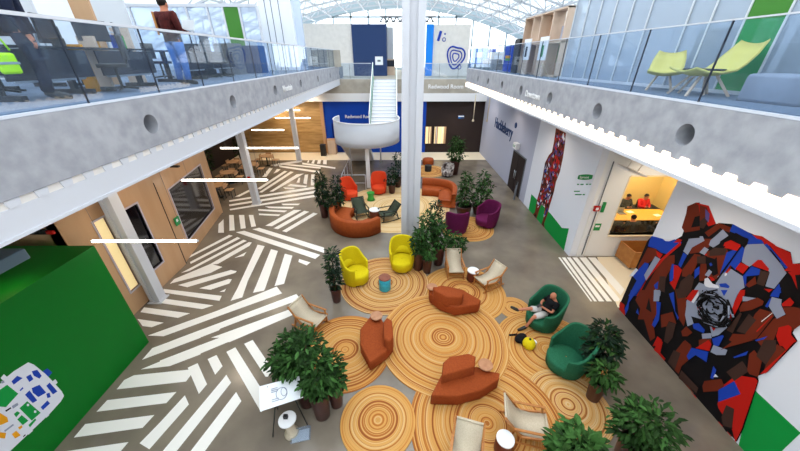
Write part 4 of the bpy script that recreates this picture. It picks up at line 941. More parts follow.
pcs += T(700,240,8,
 ('k',[(250,0),(290,-60),(400,0),(360,50)]), ('b',[(390,30),(400,-30),(500,0),(520,30)]), ('r',[(200,60),(250,10),(335,50),(320,90),(270,80)]),
 ('n',[(130,130),(210,130),(215,200),(150,250)]), ('k',[(50,135),(80,160),(115,160),(140,135),(150,270),(110,290),(60,210)]), ('b',[(80,190),(95,180),(105,200),(90,210)]),
 ('b',[(220,100),(270,80),(310,90),(345,50),(370,80),(340,160),(290,240),(250,200),(205,260),(160,310),(160,290)]),
 ('g',[(365,60),(385,35),(515,30),(660,200),(700,265),(600,390),(530,370),(565,260),(480,160),(400,215),(340,175)]),
 ('r',[(500,0),(540,5),(600,40),(730,100),(750,190),(900,190),(900,260),(790,260),(680,245),(710,220),(570,50)]),
 ('b',[(520,35),(545,30),(710,220),(690,230)]), ('k',[(560,75),(575,75),(655,175),(645,180)]), ('r',[(710,255),(900,250),(900,300),(790,400),(740,290)]),
 ('r',[(420,200),(470,158),(500,160),(560,230),(555,250),(440,210)]), ('r',[(290,230),(330,180),(400,210),(350,270)]),
 ('b',[(355,330),(350,290),(420,210),(490,235),(480,280),(380,290),(375,380)]), ('u',[(480,280),(490,240),(565,260),(520,370),(460,350)]), ('n',[(370,360),(450,290),(460,350),(400,380)]),
 ('r',[(520,390),(590,395),(560,420)]), ('b',[(580,430),(640,350),(665,370),(660,420),(600,448)]), ('k',[(640,340),(720,275),(790,400),(740,448),(660,430)]), ('k',[(770,280),(900,270),(900,448),(790,400)]),
 ('g',[(150,290),(255,230),(350,290),(365,380),(330,400),(300,448),(200,448),(120,400)]), ('b',[(160,350),(215,345),(245,370),(210,440),(180,400)]), ('w',[(205,270),(220,262),(225,280),(205,290)]), ('r',[(210,260),(240,230),(255,235),(225,265)]),
 ('g',[(45,280),(80,235),(105,255),(75,295)]), ('k',[(120,340),(330,50),(340,55),(132,350)]))
pcs += T(700,290,8,
 ('g',[(-70,40),(0,-60),(60,-40),(200,-20),(300,-5),(305,40),(280,100),(240,260),(150,350),(110,370),(70,320),(-90,210),(-110,100)]),
 ('b',[(175,0),(230,0),(200,50)]), ('w',[(50,-30),(80,-20),(160,-15),(155,-35),(110,-50),(70,-100),(45,-90),(40,-50)]), ('r',[(80,-110),(110,-100),(130,-80),(100,-70)]),
 ('r',[(290,80),(330,0),(370,0),(365,40),(320,130),(260,250),(232,245)]), ('g',[(350,50),(460,65),(460,85),(350,90)]), ('n',[(320,150),(350,100),(470,60),(520,90),(510,120),(420,160),(330,175)]),
 ('n',[(450,190),(490,150),(590,180),(600,210),(460,390),(290,430),(240,400),(270,350),(370,355)]), ('u',[(220,320),(330,180),(345,190),(270,345)]), ('u',[(300,330),(400,190),(460,240),(370,350)]),
 ('n',[(600,230),(700,200),(670,140),(760,135),(900,170),(900,220),(745,330),(640,300),(600,400),(500,448),(460,400)]), ('b',[(530,130),(575,60),(580,100),(550,140)]), ('b',[(570,50),(600,0),(660,-20),(640,60)]),
 ('g',[(560,130),(585,55),(665,75),(660,120),(695,195),(625,230)]), ('r',[(665,110),(730,60),(765,100),(740,130),(670,130)]), ('r',[(620,370),(640,300),(720,280),(745,300),(740,360),(785,410),(700,448),(650,448)]),
 ('e',[(500,250),(590,180),(592,184),(504,256)]), ('r',[(460,330),(585,205),(588,210),(466,336)]),
 ('b',[(450,400),(550,370),(520,395),(460,410)]), ('b',[(105,390),(190,360),(200,370),(160,448),(120,448)]), ('n',[(0,400),(60,380),(80,448),(0,448)]))
pcs += T(620,290,8,
 ('n',[(130,80),(170,0),(270,0),(285,60),(320,170),(270,240),(290,380),(250,410),(200,235),(150,235),(170,150)]), ('k',[(240,60),(260,180),(215,150)]), ('g',[(280,0),(330,0),(320,90),(275,90)]),
 ('b',[(300,90),(335,100),(320,240),(285,300),(262,280),(300,190)]), ('b',[(65,110),(95,0),(150,0),(80,100),(75,150),(50,200),(45,150)]), ('r',[(8,90),(45,120),(35,185),(0,130)]), ('b',[(135,180),(150,145),(160,200)]),
 ('n',[(335,200),(430,175),(460,270),(400,250),(380,290),(340,300)]), ('u',[(380,290),(400,255),(455,270),(430,380),(390,430),(360,410)]), ('b',[(400,30),(440,15),(450,170),(480,220),(470,240),(430,120)]),
 ('n',[(450,0),(540,0),(540,200),(520,290),(480,230),(470,120)]), ('u',[(450,-10),(560,-10),(530,60),(470,70)]), ('r',[(535,70),(590,0),(640,0),(580,95)]), ('w',[(580,95),(640,10),(640,40),(600,105)]),
 ('g',[(545,100),(600,105),(640,130),(660,230),(590,210),(600,270),(550,290),(530,200)]), ('r',[(625,135),(650,130),(680,210),(660,230)]), ('k',[(580,210),(720,250),(745,360),(690,310),(600,270)]),
 ('b',[(590,270),(640,265),(690,320),(680,345),(600,310)]), ('n',[(500,330),(540,290),(590,340),(550,370),(510,370)]), ('r',[(735,275),(800,270),(760,330)]), ('g',[(665,350),(740,345),(745,385),(670,390)]),
 ('g',[(740,350),(800,290),(850,270),(870,300),(800,360),(750,375)]), ('r',[(270,448),(310,370),(345,400),(335,448)]), ('n',[(500,448),(530,400),(580,440)]), ('n',[(640,448),(670,395),(740,390),(740,448)]))
pcs += T(640,340,5,
 ('r',[(75,50),(100,0),(120,10),(105,75)]), ('n',[(180,60),(225,5),(265,30),(250,100),(215,130),(200,170),(180,150)]), ('u',[(145,110),(175,50),(210,65),(180,150)]), ('b',[(240,80),(265,38),(350,60),(340,110),(285,75),(250,100)]),
 ('r',[(285,40),(350,0),(365,20),(355,55)]), ('g',[(360,60),(375,25),(445,50),(435,75),(390,75)]), ('n',[(410,50),(480,0),(580,0),(450,35)]), ('r',[(395,320),(420,230),(490,175),(585,190),(598,205),(515,450),(485,512),(470,450),(400,340)]),
 ('u',[(440,160),(520,105),(555,155),(480,205)]), ('n',[(545,150),(555,70),(580,50),(620,100),(600,185),(555,170)]), ('n',[(640,120),(695,20),(740,50),(630,150)]), ('r',[(695,0),(790,0),(640,165),(610,170),(630,150),(740,50)]), ('u',[(590,80),(630,0),(690,0),(690,50),(640,125)]),
 ('b',[(475,85),(550,55),(540,75),(480,90)]), ('n',[(320,230),(330,205),(415,195),(430,230),(400,255),(325,260)]), ('b',[(400,310),(400,250),(480,205),(512,270)]), ('b',[(360,190),(375,130),(390,150),(375,195)]), ('w',[(375,185),(385,170),(400,185)]),
 ('u',[(415,385),(440,325),(480,345),(470,440),(425,430)]), ('u',[(200,190),(215,150),(300,240),(290,265)]), ('r',[(255,265),(285,280),(290,300)]), ('k',[(420,430),(475,440),(440,460)]))
o = painted('mural', WM, -1, pcs, strip=[(3.45,3.75,'r'),(3.75,4.4,'k'),(4.4,4.7,'n'),(4.7,5.3,'k'),(5.3,5.5,'r'),(5.5,6.9,'k'),(6.9,7.19,'r')]); tag(o, 'large angular mural in red, blue, grey, brown and black on the right wall', 'mural')
# wreath shaped relief in the middle of the mural, and the wall lamp on its rod
c0 = wx(716,309,WM); rnd = random.Random(5); b = MB()
for i in range(150):
    a = rnd.random()*2*PI; q = .30+.10*rnd.random() if i < 90 else .30*rnd.random()**.5; a2 = a+rnd.uniform(.3,.9)
    p0 = (-.03-rnd.random()*.05, q*math.cos(a), q*math.sin(a)); q2 = q+rnd.uniform(-.06,.06); p1 = (-.03-rnd.random()*.06, q2*math.cos(a2), q2*math.sin(a2))
    b.tube([p0, p1], rnd.uniform(.008,.02), 5, 0 if i % 6 else 1)
b.lathe([(.31,0),(.31,.02)], n=28, mi=2)
vs0 = len(b.v)-56
for i in range(vs0, len(b.v)): x, y, z = b.v[i]; b.v[i] = (-.012-z*.4, x, y)
o = b.build('wreath_relief', [M['mblk'], M['mgry'], M['mblk']], loc=(WM,c0[1],c0[2])); tag(o, 'round tangled black relief at the centre of the large mural', 'relief')
# figure mural
G_ = [(531.5,194),(527,217),(562,257),(569,228.5),(562,228),(551,214)]
fig = [(556,128),(566,133),(565,145),(563,158),(560,172),(556,182),(554,192),(550,205),(547,216),(544,224),(544,231),(541,227),(544,216),(545,206),(541,205),(538,214),(536,221),(533,223),(532,219),(535,212),(537,200),(540,190),(543,175),(545,163),(549,155),(552,152),(554,142)]
pc = [('G', G_), ('n', fig)]
def inside(p, poly):
    x, y = p; r = False; j = len(poly)-1
    for i in range(len(poly)):
        if (poly[i][1] > y) != (poly[j][1] > y) and x < (poly[j][0]-poly[i][0])*(y-poly[i][1])/(poly[j][1]-poly[i][1])+poly[i][0]: r = not r
        j = i
    return r
rnd = random.Random(11); n = 0
while n < 230:
    p = (rnd.uniform(531,567), rnd.uniform(128,231))
    L_, w_ = rnd.uniform(2.5,8), rnd.uniform(.7,2.2); a = R(100+rnd.gauss(0,22)); dx, dy = math.cos(a), math.sin(a)
    q = [(p[0]-dx*L_/2, p[1]-dy*L_/2), (p[0]-dy*w_/2, p[1]+dx*w_/2), (p[0]+dx*L_/2, p[1]+dy*L_/2), (p[0]+dy*w_/2, p[1]-dx*w_/2)]
    if all(inside(z_, fig) for z_ in q) or (inside(p, fig) and rnd.random() < .06): pc.append((rnd.choice('rrnvvwbkkgkr'), q)); n += 1
o = painted('mural', WR, -1, pc, step=.00008); tag(o, 'tall narrow shard figure mural over a green triangle on the white wall', 'mural')
# map painting on the green room
mp = T(0,350,4.46, ('w',[(125,55),(150,65),(200,105),(235,140),(275,185),(285,205),(270,230),(220,285),(130,370),(40,455),(-60,560),(-120,400),(-50,190),(0,150),(30,120),(60,95)]),
 ('b',[(50,140),(75,115),(100,125),(60,155)]), ('b',[(115,120),(135,108),(148,130),(130,143)]), ('b',[(140,95),(165,88),(185,115),(175,128),(150,115)]), ('b',[(190,95),(210,82),(232,100),(215,120)]), ('b',[(140,170),(175,155),(205,190),(170,210),(145,190)]),
 ('b',[(110,200),(130,180),(165,225),(145,237)]), ('b',[(205,160),(220,145),(255,185),(235,198)]), ('b',[(205,195),(220,190),(225,210),(210,215)]), ('b',[(180,255),(210,225),(222,238),(190,268)]), ('b',[(85,180),(100,165),(103,172),(90,183)]),
 ('G',[(-20,190),(30,155),(80,195),(25,255),(-20,250)]), ('G',[(85,260),(120,228),(180,280),(140,315)]), ('G',[(75,310),(95,290),(125,315),(100,335)]), ('G',[(60,285),(75,273),(88,280),(70,300)]), ('G',[(125,335),(155,305),(160,312),(132,345)]),
 ('w',[(118,240),(128,240),(128,250),(118,250)]), ('w',[(150,270),(160,270),(160,280),(150,280)]), ('w',[(195,285),(210,275),(218,290),(205,302)]), ('w',[(118,360),(135,345),(145,360),(125,378)]), ('w',[(232,140),(245,130),(255,145),(245,155)]), ('w',[(0,125),(15,108),(35,125),(15,140)]),
 ('o',[(-20,270),(30,300),(35,320),(0,335),(-20,330)]), ('o',[(-20,365),(25,370),(20,395),(-20,390)]), ('o',[(50,375),(70,360),(90,380),(65,395)]), ('o',[(78,345),(95,335),(98,345),(85,355)]), ('k',[(20,270),(45,255),(48,260),(25,276)]), ('g',[(50,250),(75,235),(80,245),(55,262)]), ('g',[(0,140),(15,135),(18,145),(5,150)]), ('g',[(15,360),(55,330),(60,335),(20,365)]), ('k',[(100,385),(110,375),(112,380),(102,390)]))
o = painted('mural', -7.0, 1, mp); tag(o, 'white campus map painting with blue, green and orange blocks on the green wall', 'mural')

# ------------------------------------------------------------------ people
def skin_mesh(name, joints, edges, mats, parent, sub=1, extra=None, root=0):
    names = list(joints); me = bpy.data.meshes.new(name); me.from_pydata([joints[k][:3] for k in names], [(names.index(a), names.index(c_)) for a, c_ in edges], [])
    o = bpy.data.objects.new(name, me); col.objects.link(o)
    md = o.modifiers.new('s', 'SKIN'); md.use_smooth_shade = True
    for i, k in enumerate(names):
        r = joints[k][3]; r = r if isinstance(r, tuple) else (r, r); me.skin_vertices[0].data[i].radius = r; me.skin_vertices[0].data[i].use_root = (i == root)
    sb = o.modifiers.new('u', 'SUBSURF'); sb.levels = sub; sb.render_levels = sub
    dg = bpy.context.evaluated_depsgraph_get(); m2 = bpy.data.meshes.new_from_object(o.evaluated_get(dg)); bpy.data.objects.remove(o)
    b = MB(); b.add([v.co[:] for v in m2.vertices], [tuple(p.vertices) for p in m2.polygons], 0, True)
    if extra: extra(b)
    return b.build(name, mats, parent)
def person(loc, rz, label, J, top, bottom, shorts=False, sleeves=.5, group=None, scale=1, shoes='black', bald=False, skinm='skin', hands=True):
    """J: joints in person space, facing -Y"""
    root = empty('person', loc, rz, label, 'person', group); root.scale = (scale,)*3
    Rr = dict(pelvis=.12, belly=.125, chest=.14, neck=.058, head=.088, crown=.07, shL=.07, shR=.07, elL=.045, elR=.045, wrL=.032, wrR=.032, haL=.035, haR=.035, hipL=.095, hipR=.095, knL=.062, knR=.062, anL=.042, anR=.042, toL=.038, toR=.038)
    E_ = [('pelvis','belly'),('belly','chest'),('chest','neck'),('neck','head'),('head','crown'),('chest','shL'),('shL','elL'),('elL','wrL'),('wrL','haL'),('chest','shR'),('shR','elR'),('elR','wrR'),('wrR','haR'),('pelvis','hipL'),('hipL','knL'),('knL','anL'),('anL','toL'),('pelvis','hipR'),('hipR','knR'),('knR','anR'),('anR','toR')]
    jj = {k: (*J[k], Rr[k]) for k in Rr}
    V = lambda k: Vector(J[k])
    hd, cr, nk = V('head'), V('crown'), V('neck'); up = (cr-nk).normalized(); fw = Vector(J.get('face', (0,-1,0))).normalized(); fw = (fw-up*fw.dot(up)).normalized(); sd = up.cross(fw)
    def extra(b):
        b.ball(hd+up*.02, .085, .098, .115, 16); b.tube([hd+fw*.075+up*.03, hd+fw*.115-up*.015], [.010,.018], 6)
        for s in (-1, 1):
            b.ball(hd+sd*s*.085, .014,.022,.032, 8); b.ball(hd+sd*s*.034+fw*.086+up*.03, .011, .011, .011, 8, 1)
        b.tube([hd+sd*-.025+fw*.092-up*.045, hd+fw*.099-up*.047, hd+sd*.025+fw*.092-up*.045], .006, 5, 2)
        if hands:
            for s, w_, h_ in (('L','wrL','haL'),('R','wrR','haR')):
                d = (V(h_)-V(w_)).normalized(); u = Vector((0,0,1)); c_ = d.cross(u); c_ = c_.normalized() if c_.length > .1 else Vector((1,0,0)); n_ = c_.cross(d)
                for q, (off, ln) in enumerate(((-.028,.06),(-.010,.075),(.010,.07),(.027,.055))):
                    p = V(h_)+c_*off+d*.01; b.tube([p, p+d*ln*.6-n_*.01, p+d*ln-n_*.035], [.010,.009,.007], 6)
                p = V(w_)+d*.03; b.tube([p, p-c_*.04*(1 if s=='L' else -1)+d*.03, p-c_*.045*(1 if s=='L' else -1)+d*.07], [.011,.010,.008], 6)
    skin_mesh('body', jj, E_, [M[skinm], M['black'], M['browntop']], root, 1, extra)
    tj = {k: (*J[k], Rr[k]+.04) for k in ('pelvis','belly','chest','shL','shR')}; tj['collar'] = (*(V('chest').lerp(nk,.75)), .06)
    te = [('pelvis','belly'),('belly','chest'),('chest','shL'),('chest','shR'),('chest','collar')]
    for s in 'LR':
        sl = min(1, sleeves*2); tj['e'+s] = (*(V('sh'+s).lerp(V('el'+s), sl)), .062); te.append(('sh'+s, 'e'+s))
        if sleeves > .5: tj['w'+s] = (*(V('el'+s).lerp(V('wr'+s), (sleeves-.5)*2)), .048); te.append(('e'+s, 'w'+s))
    def cloth(b):
        hem = V('pelvis')-(V('belly')-V('pelvis'))*.25
        b.tube([hem, V('belly'), V('chest'), V('chest').lerp(nk,.45), V('chest').lerp(nk,.8)], [.165,.155,.165,.12,.07], 14)
        for s in 'LR':
            sh, el, wr = V('sh'+s), V('el'+s), V('wr'+s); inn = sh.lerp(V('chest'), .35)
            if sleeves > .5: b.tube([inn, sh, el, el.lerp(wr, .5), el.lerp(wr, .92)], [.075,.08,.062,.055,.045], 10)
            else: b.tube([inn, sh, sh.lerp(el, min(1, sleeves*2))], [.075,.08,.07], 10)
    skin_mesh('top', tj, te, [M[top]], root, 1, cloth)
    bj = {k: (*J[k], Rr[k]+.016) for k in ('pelvis','hipL','hipR')}; bj['waist'] = (*(V('pelvis').lerp(V('belly'), .5)), .135); be = [('pelvis','hipL'),('pelvis','hipR'),('pelvis','waist')]
    for s in 'LR':
        bj['k'+s] = (*(V('hip'+s).lerp(V('kn'+s), .8 if shorts else 1)), .085 if shorts else .078); be.append(('hip'+s, 'k'+s))
        if not shorts: bj['a'+s] = (*(V('kn'+s).lerp(V('an'+s), .93)), .062); be.append(('k'+s, 'a'+s))
    def legs(b):
        b.ball(V('pelvis'), .165, .14, .13, 14)
        for s in 'LR':
            h, k_, a = V('hip'+s), V('kn'+s), V('an'+s)
            if shorts: b.tube([h, h.lerp(k_, .45), h.lerp(k_, .85)], [.12,.105,.095], 12)
            else: b.tube([h, h.lerp(k_, .5), k_, k_.lerp(a, .5), k_.lerp(a, .95)], [.12,.10,.082,.075,.068], 12)
    skin_mesh('shorts' if shorts else 'trousers', bj, be, [M[bottom]], root, 1, legs)
    for s in 'LR':
        a, t = V('an'+s), V('to'+s); b = MB(); d = (t-a).normalized(); b.tube([a-d*.04, a.lerp(t,.3), a.lerp(t,.7), t+d*.06, t+d*.09], [.045,.058,.055,.046,.02], 10); b.build('shoe', M[shoes], root)
    if not bald:
        b = MB(); c_ = hd+up*.045-fw*.022; n_ = 16; vs = []; fs = []
        b.ball(c_, .096, .104, .105, 16); b.build('hair', M['hair'], root)
    return root
SEAT = dict(pelvis=(0,.05,.54), belly=(0,.10,.70), chest=(0,.13,.92), neck=(0,.10,1.08), head=(0,.06,1.20), crown=(0,.03,1.29), shL=(.19,.13,1.0), shR=(-.19,.13,1.0), elL=(.25,-.02,.74), elR=(-.25,-.02,.74),
 wrL=(.08,-.20,.78), wrR=(-.08,-.20,.78), haL=(.04,-.26,.80), haR=(-.04,-.26,.80), hipL=(.10,.0,.53), hipR=(-.10,.0,.53), knL=(.13,-.42,.53), knR=(-.13,-.42,.53), anL=(.13,-.42,.10), anR=(-.13,-.42,.10), toL=(.13,-.56,.05), toR=(-.13,-.56,.05), face=(0,-1,-.5))
Jm = dict(SEAT); Jm.update(pelvis=(0,.0,.58), belly=(0,.10,.72), chest=(0,.2,.93), neck=(.0,.2,1.10), head=(.0,.15,1.21), crown=(.0,.11,1.30), shL=(.19,.2,1.0), shR=(-.19,.2,1.0), elL=(.27,.02,.76), elR=(-.27,.02,.76),
 wrL=(.07,-.16,.84), wrR=(-.06,-.16,.84), haL=(.03,-.22,.87), haR=(-.03,-.22,.87), hipL=(.10,-.06,.56), hipR=(-.10,-.06,.56), knL=(.16,-.52,.60), knR=(-.12,-.50,.70), anL=(.12,-.68,.14), anR=(-.22,-.88,.62), toL=(.10,-.86,.055), toR=(-.30,-1.0,.66))
CP = fl(541,324)
person((CP[0], CP[1], 0), R(-78), 'seated man in black t-shirt and light shorts, legs crossed, looking down at his hands', Jm, 'blackcloth', 'whitecloth', shorts=True, sleeves=.3, bald=True, scale=.88)

o = MB().box(-.035,.035,-.008,.008,-.07,.07).build('phone', M['black']); rp = Matrix.Rotation(R(-78), 4, 'Z') @ Vector((0,-.26,.79)); o.location = (CP[0]+rp.x, CP[1]+rp.y, .79); o.rotation_euler = (R(-50),0,R(-78)); tag(o, 'black phone held in the hands of the seated man', 'phone')
STAND = dict(pelvis=(0,0,.95), belly=(0,.0,1.12), chest=(0,.01,1.34), neck=(0,.0,1.50), head=(0,-.02,1.62), crown=(0,-.02,1.71), shL=(.2,.01,1.42), shR=(-.2,.01,1.42), elL=(.27,.0,1.12), elR=(-.27,.0,1.12),
 wrL=(.22,-.22,1.10), wrR=(-.22,-.22,1.10), haL=(.16,-.29,1.12), haR=(-.16,-.29,1.12), hipL=(.10,0,.90), hipR=(-.10,0,.90), knL=(.11,-.02,.50), knR=(-.11,-.02,.50), anL=(.12,.02,.09), anR=(-.12,.02,.09), toL=(.13,-.13,.045), toR=(-.13,-.13,.045), face=(0,-1,-.3))
PX, PY = -5.22, 8.35
person((PX, PY, ZS+.01), R(180-12), 'standing person in a dark red plaid shirt and blue jeans, seen from behind', STAND, 'plaid', 'denim', sleeves=.95)
root = empty('laptop', (PX+.12, PY+.36, ZS+1.15), R(168), 'open silver laptop held by the person in the plaid shirt', 'laptop')
MB().box(-.17,.17,-.12,.12,0,.018).build('keyboard_half', M['silver'], root); MB().box(-.17,.17,.0,.012,0,.23).build('screen_half', M['lgrey'], root, loc=(0,-.12,.015), rot=(R(18),0,0))
bp_ = MB(); bp_.box(-.06,-.02,.16,.185,1.02,1.46); o = bp_.build('bag_strap', M['tan'], loc=(PX-.13, PY-.34, ZS+.02)); o.rotation_euler = (0,0,0); tag(o, 'tan strap hanging down the back of the person in plaid', 'strap')
Jd = dict(STAND); Jd.update(wrL=(.30,-.05,.86), haL=(.31,-.07,.79), wrR=(-.30,-.05,.86), haR=(-.31,-.07,.79), elL=(.29,.02,1.12), elR=(-.29,.02,1.12))
person((-5.55, 5.35, ZS+.01), R(140), 'standing person in dark navy clothes at the far left of the upper deck', Jd, 'navycloth', 'navycloth', sleeves=1.0)
hb_ = wx(9,66,-5.35); root = empty('hi_vis_bag', (-5.35, hb_[1], hb_[2]-.1), R(80), 'bright yellow green high visibility bag hanging beside the dark clothed person', 'bag')
b = MB(); b.box(-.11,.11,-.04,.04,0,.26); b.build('bag_body', M['hivis'], root, bevel=.03); MB().box(-.114,.114,-.044,.044,.12,.15).build('reflective_band', M['silver'], root)
MB().tube([(-.1,0,.29),(-.06,0,.42),(.06,0,.42),(.1,0,.29)], .012, 6).build('handle', M['hivis'], root)

# ------------------------------------------------------------------ meeting room contents
tb = fl(645,217,.75); TXc, TYc = 10.8, 12.35
root = empty('meeting_table', (TXc, TYc, 0), 0, 'long maple meeting table seen through the room window', 'table')
MB().box(-1.5,1.5,-.55,.55,.71,.75).build('tabletop', M['ytable'], root, bevel=.01)
for x in (-1.3,1.3):
    for y in (-.42,.42): MB().box(x-.03,x+.03,y-.03,y+.03,0,.71).build('leg', M['darkmetal'], root)
def office_chair(fab):
    r = empty('office_chair', (0,0,0)); b = MB(); b.prism([(-.22,-.22),(.22,-.22),(.24,.2),(-.24,.2)], .42, .49, rnd=.02); b.build('seat', fab, r)
    b = MB(); b.prism([(-.22,.20),(.22,.20),(.22,.25),(-.22,.25)], .55, .95, rnd=.02); b.build('backrest', fab, r)
    b = MB(); b.tube([(0,0,.08),(0,0,.42)], .025, 8); b.bar((0,.18,.44),(0,.24,.6), .05,.02)
    for k_ in range(5): a = 2*PI*k_/5; b.bar((0,0,.09),(.27*math.cos(a),.27*math.sin(a),.06), .035)
    b.build('base', M['darkmetal'], r); return r
oc = office_chair(M['black']); first = True
for (x, y, rz, lab, tp) in ((11.0,13.3,0,'meeting room person in dark grey at the table\'s far left','greycloth'), (11.85,13.3,0,'meeting room person in a red jumper bent over the table','redcloth'), (9.75,11.25,180,'meeting room person seen from behind at the near side of the table','greycloth'), (11.15,11.25,180,'meeting room person in dark striped clothes at the right end','blackcloth')):
    if first: put(oc, (x,y,0), rz, 'black office chair under the person in dark grey at the meeting table', 'chair', 'meeting room chairs'); first = False
    else: dup(oc, (x,y,0), R(rz), 'black office chair under the '+lab.replace('meeting room ','').split(' at')[0].split(' bent')[0]+' at the meeting table')
    person((x, y, -.03), R(rz), lab, SEAT, tp, 'navycloth', sleeves=.9, hands=False)
root = empty('laptop', (TXc-.6, TYc+.1, .75), R(180), 'open laptop on the maple meeting table', 'laptop'); MB().box(-.17,.17,-.12,.12,0,.02).build('keyboard_half', M['mgrey'], root); MB().box(-.17,.17,-.13,-.12,.02,.24).build('screen_half', M['silver'], root)
for (x, y, l) in ((-.1,.25,'white papers before the person in the red jumper'),(.9,-.1,'white papers at the right end of the meeting table')):
    o = MB().box(-.15,.15,-.1,.1,0,.004).build('papers', M['paper'], loc=(TXc+x,TYc+y,.751), rot=(0,0,R(15))); tag(o, l, 'papers')
root = empty('pendant_lamp', (10.35, 12.5, 3.0), 0, 'round disc lamp hanging in the meeting room', 'lamp'); MB().lathe([(.02,.12),(.28,.03),(.3,0)], n=24).build('shade', M['beige'], root); MB().tube([(0,0,.1),(0,0,.6)], .01, 6).build('cord', M['black'], root)
o = MB().prism([(0,-.3),(.12,-.05),(.22,.1),(.05,.3),(-.1,.12),(-.2,-.05)], 0, .02).build('wall_decoration', M['black'], loc=(11.0,14.98,2.1), rot=(R(90),0,0)); tag(o, 'small black bird shaped piece on the meeting room back wall', 'wall decoration')

# ------------------------------------------------------------------ upper right deck
Z = ZS+.01
# partition: tall panels with slim posts
A = Vector((6.45, 4.2, 0)); B_ = Vector((5.1, 10.75, 0)); Ld = (B_-A).length; dd = (B_-A)/Ld
root = empty('glass_partition', (A.x, A.y, Z), math.atan2(dd.y, dd.x), 'tall pale blue frosted glass partition with one green bay on the right deck', 'partition')
marks = []
for px in (800, 757, 724, 695, 665, 640, 618, 603, 588, 571): pass
npan = 12; HP = 4.6
A2 = A-dd*3.2; root.location = (A2.x, A2.y, Z); Lt = Ld+3.2
# find where the green bay stands: ray of pixel columns at base
def s_of(px, py):
    v = ray(px, py); # intersect plan line
    ox, oy = A2.x, A2.y; det = v[0]*(-dd.y)-(-dd.x)*v[1]
    t = (ox*(-dd.y)-(-dd.x)*oy)/det; return (v[0]*t-ox)*dd.x+(v[1]*t-oy)*dd.y, CH+v[2]*t
posts = [s_of(x, y)[0] for x, y in ((797,0),(755,0),(720,0),(696,0),(655,0),(636,0),(619,0),(604,0),(591,0),(579,0))]
posts = [0]+[p for p in sorted(posts) if p > .3]
gb = (s_of(797,0)[0], s_of(755,0)[0])
for i in range(len(posts)-1):
    a, c_ = posts[i], posts[i+1]; gr = abs(a-min(gb)) < .05
    MB().box(a+.015, c_-.015, -.02, .02, .06, 1.15 if gr else HP).build('green_panel' if gr else 'frosted_pane', M['sgreen'] if gr else M['frost'], root)
    if gr: MB().box(a+.015, c_-.015, -.02, .02, 1.15, HP).build('green_panel', M['greenp'], root)
for i, a in enumerate(posts): MB().box(a-.015, a+.015, -.035, .035, 0, HP).build('post', M['lgrey'], root)
b = MB(); b.box(0, Lt, -.05, .05, 0, .06); b.box(0, Lt, -.045, .045, HP, HP+.08); b.build('rail', M['steel'], root)
# office behind the partition (dim furniture blurred through the glass)
struct(MB().box(10.5, 10.7, -4, 20, ZS, 10.2).build('wall_right_upper', M['lgrey']))
for (y, l) in ((3.8,'nearest dark cabinet behind the frosted partition'),(6.2,'middle dark cabinet behind the frosted partition'),(8.4,'far dark cabinet behind the frosted partition')):
    r = empty('cabinet', (8.0, y, Z), 0, l, 'cabinet', 'cabinets behind the frosted partition'); MB().box(-.35,.35,-.7,.7,0,1.2).build('body', M['charcoal'], r); MB().box(-.37,-.35,-.68,-.02,.05,1.15).build('door', M['desk'], r); MB().box(-.37,-.35,.02,.68,.05,1.15).build('door', M['desk'], r)
# lemon chairs
def lemon_chair():
    r = empty('shell_chair', (0,0,0)); b = MB(); prof = [(.62,.86),(.50,.66),(.38,.50),(.22,.40),(0,.36),(-.25,.37),(-.46,.43)]; vs = []; m_ = 9
    for y, z in prof:
        for i in range(m_):
            t = -1+2*i/(m_-1); w_ = .36*(1-.25*max(0,(z-.6)/.3)); curve = .07*t*t; vs.append((w_*t, y-curve*.8*(z > .45), z+curve*.9))
    n_ = len(vs); vs += [(x, y+.01, z-.035) for x, y, z in vs]; fs = []
    for i in range(len(prof)-1):
        for j in range(m_-1): a = i*m_+j; fs += [(a, a+m_, a+m_+1, a+1), (n_+a, n_+a+1, n_+a+m_+1, n_+a+m_)]
    edge = list(range(m_))+[i*m_+m_-1 for i in range(1, len(prof))]+[(len(prof)-1)*m_+j for j in range(m_-2, -1, -1)]+[i*m_ for i in range(len(prof)-2, 0, -1)]
    for i in range(len(edge)): a, c_ = edge[i], edge[(i+1)%len(edge)]; fs.append((a, c_, n_+c_, n_+a))
    b.add(vs, fs, 0, True).build('shell', M['lemon'], r)
    for sx_ in (-1,1):
        MB().bar((sx_*.12,.1,.36),(sx_*.26,.36,0), .04).build('leg', M['plywood'], r); MB().bar((sx_*.12,-.15,.36),(sx_*.26,-.38,0), .04).build('leg', M['plywood'], r)
    return r
c = lemon_chair(); put(c, (5.38, 6.85, Z), -38, 'lemon yellow shell chair on the right deck seen from the front', 'chair', 'lemon yellow shell chairs'); c.scale = (.78,.78,.78)
c3 = dup(c, (5.32, 5.85, Z), R(-96), 'long reclined lemon yellow shell chair on the right deck seen from the side', 'lemon yellow shell chairs'); c3.scale = (.92,.92,.92)
a = fl(690,93,Z); root = empty('side_table', (5.45, 6.05, Z), 0, 'small dark topped side table with splayed wooden legs between the lemon chairs', 'side table')
MB().lathe([(.30,.39),(.31,.40),(.30,.415)], n=28).build('top', M['charcoal'], root)
for k_ in range(3): a = 2*PI*k_/3+.3; MB().bar((.06*math.cos(a),.06*math.sin(a),.39),(.24*math.cos(a),.24*math.sin(a),0), .035).build('leg', M['plywood'], root)
root = empty('ottoman', (5.6, 4.75, Z), R(8), 'low grey upholstered ottoman at the right edge of the upper deck', 'ottoman'); b = MB(); b.prism([(-.3,-.36),(.3,-.36),(.3,.36),(-.3,.36)], .0, .38, inset=-.0, rnd=.05); b.build('cushion', M['gfab'], root)
